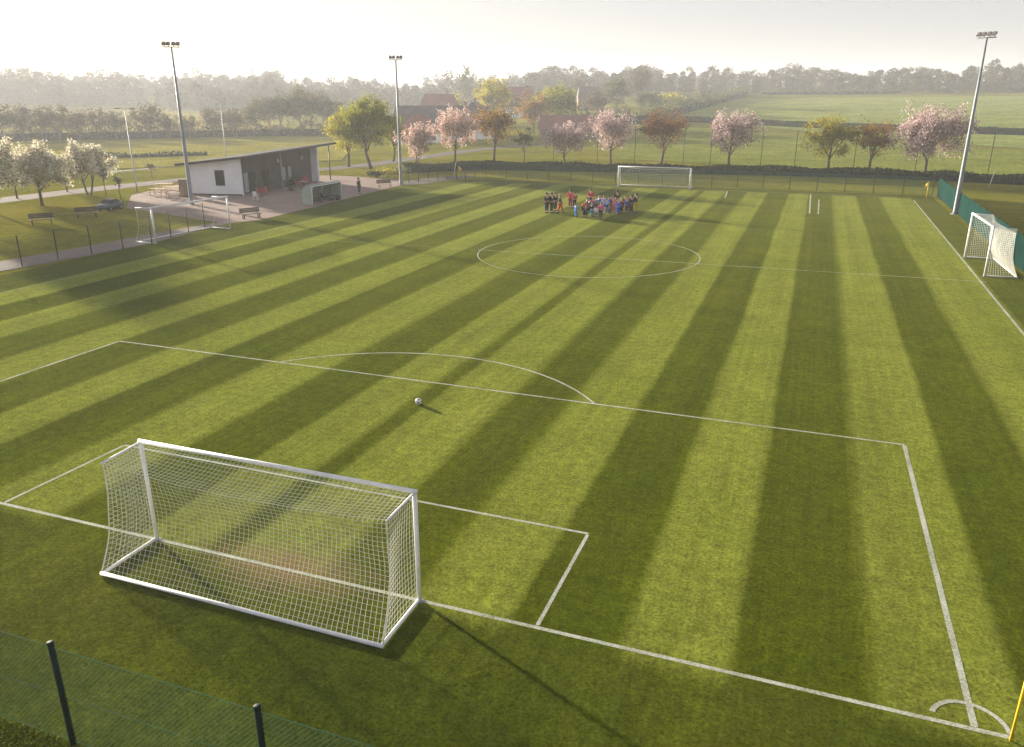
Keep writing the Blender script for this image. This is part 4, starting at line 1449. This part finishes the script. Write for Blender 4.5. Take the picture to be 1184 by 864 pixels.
def car():
    p = at(128, 243)
    t = thing('parked_car', 'small blue grey car parked at the edge of the terrace and lawn', 'car', p, R(104))
    t.scale = (0.72, 0.72, 0.72)
    sec = [(-1.9, 0.35, 0.62), (-1.8, 0.25, 0.86), (-1.1, 0.22, 0.95), (-0.55, 0.22, 1.0), (0.9, 0.22, 1.0), (1.65, 0.22, 0.96), (1.88, 0.3, 0.8)]
    b = MB()
    vs = []
    for x, z0, z1 in sec:
        for y, z in ((-0.80, z0), (-0.84, (z0 + z1) / 2), (-0.76, z1), (0.76, z1), (0.84, (z0 + z1) / 2), (0.80, z0)):
            vs.append((x, y, z))
    n = len(sec)
    fs = [(i * 6 + j, i * 6 + (j + 1) % 6, (i + 1) * 6 + (j + 1) % 6, (i + 1) * 6 + j) for i in range(n - 1) for j in range(6)]
    fs += [tuple(range(6)), tuple((n - 1) * 6 + 5 - j for j in range(6))]
    b.add(vs, fs)
    b.build('body', M['bluegrey'], t, True, bevel=0.03)
    cab = [(-0.95, 0.97), (-0.35, 1.40), (0.75, 1.42), (1.45, 1.0)]
    g = MB()
    vs = []
    for x, z in cab:
        w = 0.72 if z < 1.1 else 0.58
        vs += [(x, -w, z), (x, w, z)]
    g.add(vs, [(0, 1, 3, 2), (2, 3, 5, 4), (4, 5, 7, 6), (0, 2, 4, 6), (1, 7, 5, 3), (0, 6, 7, 1)])
    g.build('cabin_glass', M['glass'], t)
    rp = MB().box((0.2, 0, 1.425), (1.12, 1.14, 0.03))
    rp.build('roof_panel', M['bluegrey'], t, bevel=0.01)
    for x in (-1.2, 1.2):
        for s in (-1, 1):
            w = MB().tube([(x, s * 0.70, 0.31), (x, s * 0.86, 0.31)], 0.31, 18).build('wheel', M['rubber'], t)
            MB().tube([(x, s * 0.855, 0.31), (x, s * 0.868, 0.31)], 0.19, 12).build('rim', M['steel'], w)
    for s in (-1, 1):
        MB().sphere((-1.84, s * 0.58, 0.70), (0.09, 0.14, 0.08), 8, 6).build('headlight', M['lens'], t, True)


car()

for lab, (x0, y0), (x1, y1), wmm in (('white pole leaning on the fence at the far left corner', (524, 206), (528, 187), 0.035), ('thin pale pole leaning on the hedge beyond the windbreak fence', (1143, 218), (1149, 204), 0.035)):
    p = at(x0, y0)
    o = MB().tube([(0, 0, 0), (0.35, 0.25, 2.1)], wmm, 8).build('leaning_pole', M['white'], None, True)
    o.location = p
    tag(o, lab, 'pole', 'leaning poles')
# ------------------------------------------------------------------ village
def house(label, name, px, dist, w, d, eave, ridge, rz, wallm, roofm, hip=0.0, windows=3, chimney=True, zoff=0.0):
    b0 = polar(px, dist)
    t = thing(name, label, 'house', (b0.x, b0.y, b0.z - 0.3), rz, 'village houses')
    MB().box((0, 0, eave / 2), (w, d, eave)).build('wall', wallm, t)
    ov = 0.35
    hw, hd = w / 2 + ov, d / 2 + ov
    k = hip * w
    r0, r1 = -hw + k, hw - k
    rf = MB()
    rf.add([(-hw, -hd, eave - 0.12), (hw, -hd, eave - 0.12), (hw, hd, eave - 0.12), (-hw, hd, eave - 0.12), (r0, 0, ridge), (r1, 0, ridge)],
           [(0, 1, 5, 4), (2, 3, 4, 5), (1, 2, 5), (3, 0, 4), (3, 2, 1, 0)])
    ro = rf.build('roof', roofm, t)
    if chimney:
        MB().box((w * 0.22, 0.4, ridge + 0.2), (0.6, 0.6, 1.5)).box((w * 0.22, 0.4, ridge + 0.98), (0.7, 0.7, 0.1)).build('chimney', M['redbrick'], ro)
    for i in range(windows):
        x = -w / 2 + w * (i + 0.5) / windows
        f = MB().box((x, -d / 2 - 0.02, eave * 0.58), (1.3, 0.08, 1.3)).build('window', M['white'], t)
        MB().box((x, -d / 2 - 0.07, eave * 0.58), (1.1, 0.04, 1.1)).build('pane', M['glass'], f)
    return t


house('long grey roofed house with white wall behind the pink blossom trees', 'village_house', 512, 222, 27, 9, 3.2, 8.9, YAW + R(4), M['render'], M['slate'], 0.05, 6)
house('red hipped roof house in front of the long grey roof', 'village_house', 483, 208, 11, 6, 2.6, 7.0, YAW + R(4), M['render'], M['tile'], 0.4, 3, False)
house('dark roofed house at the right end of the long grey roof', 'village_house', 549, 232, 9, 12, 3.6, 9.6, YAW + R(80), M['redbrick'], M['slate'], 0.12, 2)
house('far brick house with reddish roof above the long grey roof', 'village_house', 508, 300, 13, 9, 6.5, 11.8, YAW - R(6), M['redbrick'], M['tile2'], 0.12, 4)
house('long low barn with faded red roof right of the bare trees', 'barn', 660, 214, 15.5, 8, 2.5, 6.0, YAW + R(2), M['midwood'], M['tile2'], 0.0, 4, False)
house('far hazy house with brown roof behind the brown trees', 'village_house', 600, 345, 12, 9, 6.0, 12.0, YAW, M['render'], M['tile2'], 0.1, 3)
house('distant small house with grey roof between the green and grey trees', 'village_house', 680, 360, 9, 8, 5.0, 9.5, YAW, M['redbrick'], M['slate'], 0.1, 2)


# ------------------------------------------------------------------ people
def skin_mesh(name, joints, edges, sub=1):
    """Grow one continuous surface over a skeleton of joints with radii (skin modifier, baked)."""
    me = bpy.data.meshes.new(name)
    keys = list(joints)
    idx = {k: i for i, k in enumerate(keys)}
    me.from_pydata([joints[k][:3] for k in keys], [(idx[a], idx[b]) for a, b in edges], [])
    o = bpy.data.objects.new(name, me)
    COL.objects.link(o)
    m = o.modifiers.new('Skin', 'SKIN')
    for i, k in enumerate(keys):
        r = joints[k][3]
        me.skin_vertices[0].data[i].radius = r if isinstance(r, tuple) else (r, r)
    me.skin_vertices[0].data[0].use_root = True
    s = o.modifiers.new('Sub', 'SUBSURF')
    s.levels = sub
    s.render_levels = sub
    dg = bpy.context.evaluated_depsgraph_get()
    dg.update()
    ev = o.evaluated_get(dg)
    out = bpy.data.meshes.new_from_object(ev)
    bpy.data.objects.remove(o)
    out.polygons.foreach_set('use_smooth', [True] * len(out.polygons))
    return out


def pose(kind):
    """Joints of a 1 m tall figure facing -y; scaled to the person's height later."""
    J = dict(pelvis=(0, 0, .52, (.085, .06)), waist=(0, 0, .60, (.075, .055)), chest=(0, 0, .73, (.095, .065)), neck=(0, 0, .835, .032), chin=(0, -.012, .875, .045), head=(0, -.008, .935, .062),
             crown=(0, .002, .975, .045))
    arms = dict(S=(.115, 0, .795, .038), E=(.145, .02, .645, .028), W=(.14, -.04, .51, .02), H=(.138, -.062, .455, .022), F=(.136, -.075, .415, .012), T=(.118, -.085, .45, .009))
    legs = dict(hip=(.052, 0, .49, .062), knee=(.058, -.012, .275, .045), ankle=(.06, .012, .055, .028), toe=(.068, -.085, .022, .022))
    if kind == 'hips':
        arms.update(E=(.185, .05, .665, .028), W=(.105, -.045, .565, .02), H=(.085, -.065, .55, .022), F=(.07, -.075, .54, .012), T=(.08, -.06, .575, .009))
    if kind == 'front':
        arms.update(E=(.135, -.01, .645, .028), W=(.06, -.13, .62, .02), H=(.03, -.15, .625, .022), F=(.0, -.16, .63, .012), T=(.03, -.15, .655, .009))
    left, right = dict(arms), dict(arms)
    ll, rl = dict(legs), dict(legs)
    if kind == 'walk':
        ll.update(knee=(.056, -.09, .285, .045), ankle=(.058, -.10, .065, .028), toe=(.06, -.19, .04, .022))
        rl.update(knee=(.056, .03, .275, .045), ankle=(.058, .15, .085, .028), toe=(.06, .09, .02, .022))
        left.update(E=(.14, .08, .65, .028), W=(.135, .05, .52, .02), H=(.135, .035, .47, .022), F=(.135, .025, .43, .012), T=(.12, .02, .46, .009))
        right.update(E=(.14, -.04, .65, .028), W=(.13, -.14, .56, .02), H=(.128, -.18, .54, .022), F=(.126, -.21, .53, .012), T=(.11, -.18, .555, .009))
    if kind == 'point':
        right.update(E=(.16, -.10, .72, .028), W=(.17, -.24, .73, .02), H=(.17, -.285, .735, .022), F=(.17, -.33, .735, .012), T=(.155, -.28, .75, .009))
    drop = 0
    if kind == 'crouch':
        J.update(pelvis=(0, .06, .26, (.085, .06)), waist=(0, .035, .34, (.075, .055)), chest=(0, -.02, .46, (.095, .065)), neck=(0, -.05, .56, .032), chin=(0, -.07, .60, .045), head=(0, -.07, .655, .062), crown=(0, -.06, .695, .045))
        for a in (left, right):
            a.update(S=(.115, -.03, .53, .038), E=(.15, -.09, .40, .028), W=(.10, -.19, .34, .02), H=(.08, -.225, .32, .022), F=(.065, -.25, .30, .012), T=(.065, -.22, .34, .009))
        for l in (ll, rl):
            l.update(hip=(.055, .05, .25, .062), knee=(.085, -.15, .27, .045), ankle=(.075, .03, .055, .028), toe=(.085, -.075, .022, .022))
    if kind == 'bend':
        J.update(waist=(0, -.02, .60, (.075, .055)), chest=(0, -.12, .68, (.095, .065)), neck=(0, -.20, .73, .032), chin=(0, -.24, .745, .045), head=(0, -.28, .775, .062), crown=(0, -.30, .81, .045))
        for a in (left, right):
            a.update(S=(.115, -.17, .71, .038), E=(.14, -.20, .56, .028), W=(.10, -.18, .44, .02), H=(.09, -.17, .39, .022), F=(.09, -.17, .35, .012), T=(.075, -.19, .39, .009))
    return J, left, right, ll, rl


POSES = {}


def person_meshes(kind):
    J, la, ra, ll, rl = pose(kind)
    body = dict(J)
    e = [('pelvis', 'waist'), ('waist', 'chest'), ('chest', 'neck'), ('neck', 'chin'), ('chin', 'head'), ('head', 'crown')]
    hx, hy, hh = J['head'][:3]
    for sgn, A, Lg, s in ((1, la, ll, 'l'), (-1, ra, rl, 'r')):
        for k, v in A.items(): body[s + k] = (v[0] * sgn, v[1], v[2], v[3])
        for k, v in Lg.items(): body[s + k] = (v[0] * sgn, v[1], v[2], v[3])
        e += [('chest', s + 'S'), (s + 'S', s + 'E'), (s + 'E', s + 'W'), (s + 'W', s + 'H'), (s + 'H', s + 'F'), (s + 'H', s + 'T'),
              ('pelvis', s + 'hip'), (s + 'hip', s + 'knee'), (s + 'knee', s + 'ankle'), (s + 'ankle', s + 'toe')]
    out = {'body': skin_mesh('body', body, e)}
    inf = lambda v, k: (v[0], v[1], v[2], tuple(r + k for r in v[3]) if isinstance(v[3], tuple) else v[3] + k)
    top = {k: inf(J[k], .012) for k in ('pelvis', 'waist', 'chest')}
    e2 = [('pelvis', 'waist'), ('waist', 'chest')]
    for s in 'lr':
        for k in ('S', 'E', 'W'):
            top[s + k] = inf(body[s + k], .010)
        w, el = Vector(body[s + 'W'][:3]), Vector(body[s + 'E'][:3])
        q = w.lerp(el, 0.12)
        top[s + 'W'] = (q.x, q.y, q.z, body[s + 'W'][3] + .008)
        e2 += [('chest', s + 'S'), (s + 'S', s + 'E'), (s + 'E', s + 'W')]
    out['top'] = skin_mesh('jacket', top, e2)
    tr = {'pelvis': inf(J['pelvis'], .006)}
    e3 = []
    for s in 'lr':
        for k in ('hip', 'knee', 'ankle'):
            tr[s + k] = inf(body[s + k], .008)
        q = Vector(body[s + 'ankle'][:3]).lerp(Vector(body[s + 'knee'][:3]), 0.1)
        tr[s + 'ankle'] = (q.x, q.y, q.z, body[s + 'ankle'][3] + .006)
        e3 += [('pelvis', s + 'hip'), (s + 'hip', s + 'knee'), (s + 'knee', s + 'ankle')]
    out['trousers'] = skin_mesh('trousers', tr, e3)
    # hair cap, eyes and nose, shoes
    hair = MB().sphere((hx, hy + .014, hh + .016), (.066, .068, .064), 12, 8)
    ey = MB()
    for s in (-1, 1): ey.sphere((hx + s * .024, hy - .057, hh - .002), .008, 6, 4)
    ns = MB().sphere((hx, hy - .064, hh - .022), (.009, .014, .014), 6, 4)
    sh = MB()
    for s in 'lr':
        a, b = Vector(body[s + 'ankle'][:3]), Vector(body[s + 'toe'][:3])
        m_ = a.lerp(b, 0.55)
        sh.sphere((m_.x, m_.y, max(.026, b.z + .004)), (.040, .090, .036), 8, 6)
    for nm, mb in (('hair', hair), ('eyes', ey), ('shoes', sh)):
        o = mb.build(nm, [], None, True) if False else None
        me = bpy.data.meshes.new(nm)
        me.from_pydata(mb.v, [], mb.f)
        me.polygons.foreach_set('use_smooth', [True] * len(me.polygons))
        out[nm] = me
    for k in out:
        if not out[k].materials: out[k].materials.append(M['skin'])
    return out


CLOTH = {}


def cloth(c):
    if c not in CLOTH:
        rgb = dict(navy=(.005, .007, .024), black=(.004, .004, .005), red=(.58, .015, .015), maroon=(.24, .014, .030), blue=(.02, .20, .75), royal=(.025, .09, .55), sky=(.22, .52, .80), teal=(.03, .34, .40),
                   purple=(.10, .05, .40), pink=(.62, .08, .20), salmon=(.55, .16, .11), yellow=(.55, .42, .02), white=(.70, .70, .70), brown=(.016, .009, .007), grey=(.09, .09, .10), darkteal=(.006, .035, .040))[c]
        CLOTH[c] = plain(c + '_cloth', rgb, 0.85, 0.18, 6, spec=0.15)
    return CLOTH[c]


def person(label, px, py, h, kind, top, bottom, face, hair='dark', group='people gathered near the far goal'):
    if kind not in POSES: POSES[kind] = person_meshes(kind)
    ms = POSES[kind]
    p = at(px, py)
    t = thing('person', label, 'person', (p.x, p.y, 0.014), R(face), group)
    t.scale = (h * 1.16, h * 1.16, h * 1.05)
    mats = dict(body=M['skin'], top=cloth(top), trousers=cloth(bottom), hair=M['hairdark'] if hair == 'dark' else M['hairfair'], eyes=M['eyes'], shoes=M['rubber'])
    names = dict(body='body', top='jacket', trousers='trousers', hair='hair', eyes='eyes', shoes='shoes')
    for k, me in ms.items():
        o = bpy.data.objects.new(names[k], me)
        COL.objects.link(o)
        o.parent = t
        o.material_slots[0].link = 'OBJECT'
        o.material_slots[0].material = mats[k]
    return t


# standing adults at the left, then the children in the middle, then the right end
PEOPLE = [
    ('person in navy tracksuit standing leftmost of the group', 632.0, 246.2, 1.78, 'front', 'navy', 'navy', 60, 'dark'),
    ('person in black standing second from the left of the group', 637.6, 246.4, 1.82, 'hips', 'black', 'black', 80, 'dark'),
    ('person in black standing half behind the second adult from the left', 641.8, 244.2, 1.72, 'stand', 'black', 'black', 70, 'dark'),
    ('person in navy top and red trousers left of the tall red one', 647.5, 246.6, 1.66, 'walk', 'navy', 'red', 100, 'fair'),
    ('person in full red tracksuit standing apart left of the children', 659.2, 240.6, 1.72, 'hips', 'red', 'maroon', 40, 'dark'),
    ('person in dark red jacket just right of the full red tracksuit', 664.2, 240.0, 1.40, 'stand', 'maroon', 'black', 20, 'dark'),
    ('child in bright blue kit standing alone before the left end of the children', 665.6, 251.4, 1.18, 'stand', 'blue', 'blue', 130, 'dark'),
    ('child in red bending forward at the left end of the children', 673.6, 246.0, 1.16, 'bend', 'red', 'black', 60, 'fair'),
    ('child in navy crouching at the front left of the huddle', 676.6, 251.6, 1.42, 'crouch', 'navy', 'navy', 170, 'fair'),
    ('person in red jacket standing tallest at the back of the huddle', 682.6, 240.2, 1.76, 'front', 'red', 'black', 10, 'dark'),
    ('child in grey top just in front of the tall red jacket', 681.6, 246.8, 1.28, 'stand', 'grey', 'navy', 150, 'dark'),
    ('child in pink top behind the crouching navy child', 685.4, 244.8, 1.26, 'stand', 'pink', 'navy', 190, 'fair'),
    ('child in navy between the pink and the teal child', 686.8, 248.8, 1.22, 'crouch', 'navy', 'darkteal', 200, 'dark'),
    ('child in teal top left of the royal blue child', 689.4, 245.0, 1.30, 'stand', 'teal', 'darkteal', 160, 'fair'),
    ('child in purple blue top left of centre in the huddle', 692.4, 243.6, 1.34, 'front', 'royal', 'navy', 140, 'fair'),
    ('child in red and navy nearest the camera in the huddle', 694.4, 253.6, 1.46, 'stand', 'pink', 'darkteal', 175, 'fair'),
    ('child in white top sitting low behind the nearest child', 689.0, 251.0, 1.30, 'crouch', 'white', 'grey', 210, 'dark'),
    ('child in sky blue top left of two in the middle of the huddle', 698.0, 243.4, 1.32, 'stand', 'sky', 'grey', 170, 'fair'),
    ('child in sky blue top right of two in the middle of the huddle', 700.8, 245.6, 1.24, 'hips', 'sky', 'navy', 200, 'dark'),
    ('child in purple top with dark hair right of the sky blue pair', 703.4, 245.0, 1.44, 'stand', 'purple', 'maroon', 185, 'dark'),
    ('child in maroon kit right of the purple child', 706.2, 244.8, 1.28, 'stand', 'maroon', 'maroon', 200, 'fair'),
    ('child in white top left of the brown coat', 707.8, 243.0, 1.22, 'front', 'white', 'black', 220, 'fair'),
    ('child in salmon top in front of the brown coat', 709.4, 246.2, 1.16, 'stand', 'salmon', 'salmon', 210, 'fair'),
    ('person in brown coat standing tall right of centre in the group', 713.0, 242.4, 1.78, 'front', 'brown', 'brown', 215, 'dark'),
    ('child in royal blue kit at the front right of the huddle', 714.6, 248.6, 1.34, 'stand', 'royal', 'royal', 220, 'fair'),
    ('child in maroon top right of the front royal blue child', 718.4, 246.2, 1.28, 'stand', 'maroon', 'navy', 230, 'fair'),
    ('child in dark teal top at the back right of the group', 721.8, 242.4, 1.24, 'stand', 'darkteal', 'black', 200, 'fair'),
    ('child in salmon red top near the right end of the group', 726.2, 243.4, 1.22, 'stand', 'salmon', 'maroon', 240, 'fair'),
    ('child in navy and black second from the right of the group', 729.4, 246.4, 1.58, 'hips', 'navy', 'black', 235, 'dark'),
    ('child in navy top with red trousers right behind the bending red child', 678.6, 245.2, 1.30, 'stand', 'navy', 'maroon', 120, 'dark'),
    ('child in teal trousers between crouching navy child and nearest child', 684.2, 250.6, 1.20, 'stand', 'navy', 'teal', 160, 'fair'),
    ('child in red top at the back left of the sky blue pair', 695.4, 242.0, 1.28, 'front', 'red', 'navy', 150, 'dark'),
    ('child in blue top with white trousers in front of the sky blue pair', 697.6, 248.6, 1.24, 'stand', 'blue', 'white', 185, 'fair'),
    ('child in grey kit in front of the purple child', 704.4, 248.8, 1.20, 'crouch', 'grey', 'grey', 190, 'dark'),
    ('child in pink top between the two maroon tops at the right', 711.6, 243.8, 1.20, 'stand', 'pink', 'maroon', 205, 'fair'),
    ('child in blue top with black trousers left of the navy and black one', 724.0, 245.8, 1.26, 'stand', 'royal', 'black', 235, 'fair'),
    ('person in navy jacket and yellow trousers at the right end', 734.8, 246.6, 1.76, 'front', 'navy', 'yellow', 245, 'dark'),
]
for a in PEOPLE: person(*a)
person('person in dark clothes standing on the terrace right of the team shelter', 415.5, 224.5, 1.72, 'stand', 'black', 'grey', 150, 'dark', None)

# ------------------------------------------------------------------ grass blades near the camera
def blades(name, label, x0, x1, y0, y1, n, size, seed, zmax):
    rng = np.random.default_rng(seed)
    P = np.stack([rng.uniform(x0, x1, n), y0 + (y1 - y0) * rng.uniform(0, 1, n) ** 1.25, rng.uniform(0.015, zmax, n)], 1)
    o = leaf_object(name, P, size, L['blade'], None, rng, None, 2.2, 0.75)
    tag(o, label, kind='stuff')


blades('grass', 'rough tufted grass in front of the near wire fence', -24, 6, 2.0, 7.25, 230000, 0.019, 201, 0.028)

# ------------------------------------------------------------------ haze, sky, sun, camera
SUN_EL, SUN_AZ = R(9.6), R(-65.5)        # azimuth from +Y, negative to the left
b = MB().box((0, 0, 27.5), (2900, 2900, 59))
hzm = bpy.data.materials.new('haze')
hzm.use_nodes = True
nt = hzm.node_tree
nt.nodes.remove(nt.nodes['Principled BSDF'])
pv = nt.nodes.new('ShaderNodeVolumePrincipled')
pv.inputs['Color'].default_value = (0.88, 0.92, 1.0, 1)
pv.inputs['Density'].default_value = 0.0005
pv.inputs['Anisotropy'].default_value = 0.2
nt.links.new(pv.outputs[0], nt.nodes['Material Output'].inputs['Volume'])
o = b.build('haze', hzm)
tag(o, 'thin morning haze over the fields', kind='stuff')

w = bpy.data.worlds.new('World')
scene.world = w
w.use_nodes = True
nt = w.node_tree
bg = nt.nodes['Background']
sky = nt.nodes.new('ShaderNodeTexSky')
sky.sky_type = 'NISHITA'
sky.sun_disc = False
sky.sun_elevation = SUN_EL
sky.sun_rotation = SUN_AZ
sky.air_density = 1.0
sky.dust_density = 3.0
sky.ozone_density = 2.6
veil = mix(nt, 0.65, sky.outputs[0], (3.35, 3.22, 3.50))      # thin high cloud veil over the clear sky
nt.links.new(veil, bg.inputs['Color'])
bg.inputs['Strength'].default_value = 0.05

sl = bpy.data.lights.new('sun', 'SUN')
sl.energy = 5.0
sl.angle = R(1.8)
sl.color = (1.0, 0.89, 0.71)
so = bpy.data.objects.new('sun', sl)
COL.objects.link(so)
d = Vector((math.sin(SUN_AZ) * math.cos(SUN_EL), math.cos(SUN_AZ) * math.cos(SUN_EL), math.sin(SUN_EL)))
so.rotation_euler = d.to_track_quat('Z', 'Y').to_euler()
so.location = d * 60 + Vector((0, 0, 10))

cd = bpy.data.cameras.new('camera')
cd.sensor_width = 36
cd.lens = 36 * FPX / 1184
cd.clip_start = 0.1
cd.clip_end = 5000
co = bpy.data.objects.new('camera', cd)
COL.objects.link(co)
co.location = (0, 0, CAM_H)
co.rotation_euler = (math.pi / 2 - PITCH, 0, YAW)
scene.camera = co

vs = scene.view_settings
vs.view_transform = 'Standard'
vs.look = 'None'
vs.exposure = 1.92
vs.gamma = 1
cy = scene.cycles
cy.use_denoising = True
cy.max_bounces = 5
cy.diffuse_bounces = 3
cy.glossy_bounces = 2
cy.transmission_bounces = 2
cy.volume_bounces = 1
cy.use_adaptive_sampling = True
cy.adaptive_threshold = 0.02
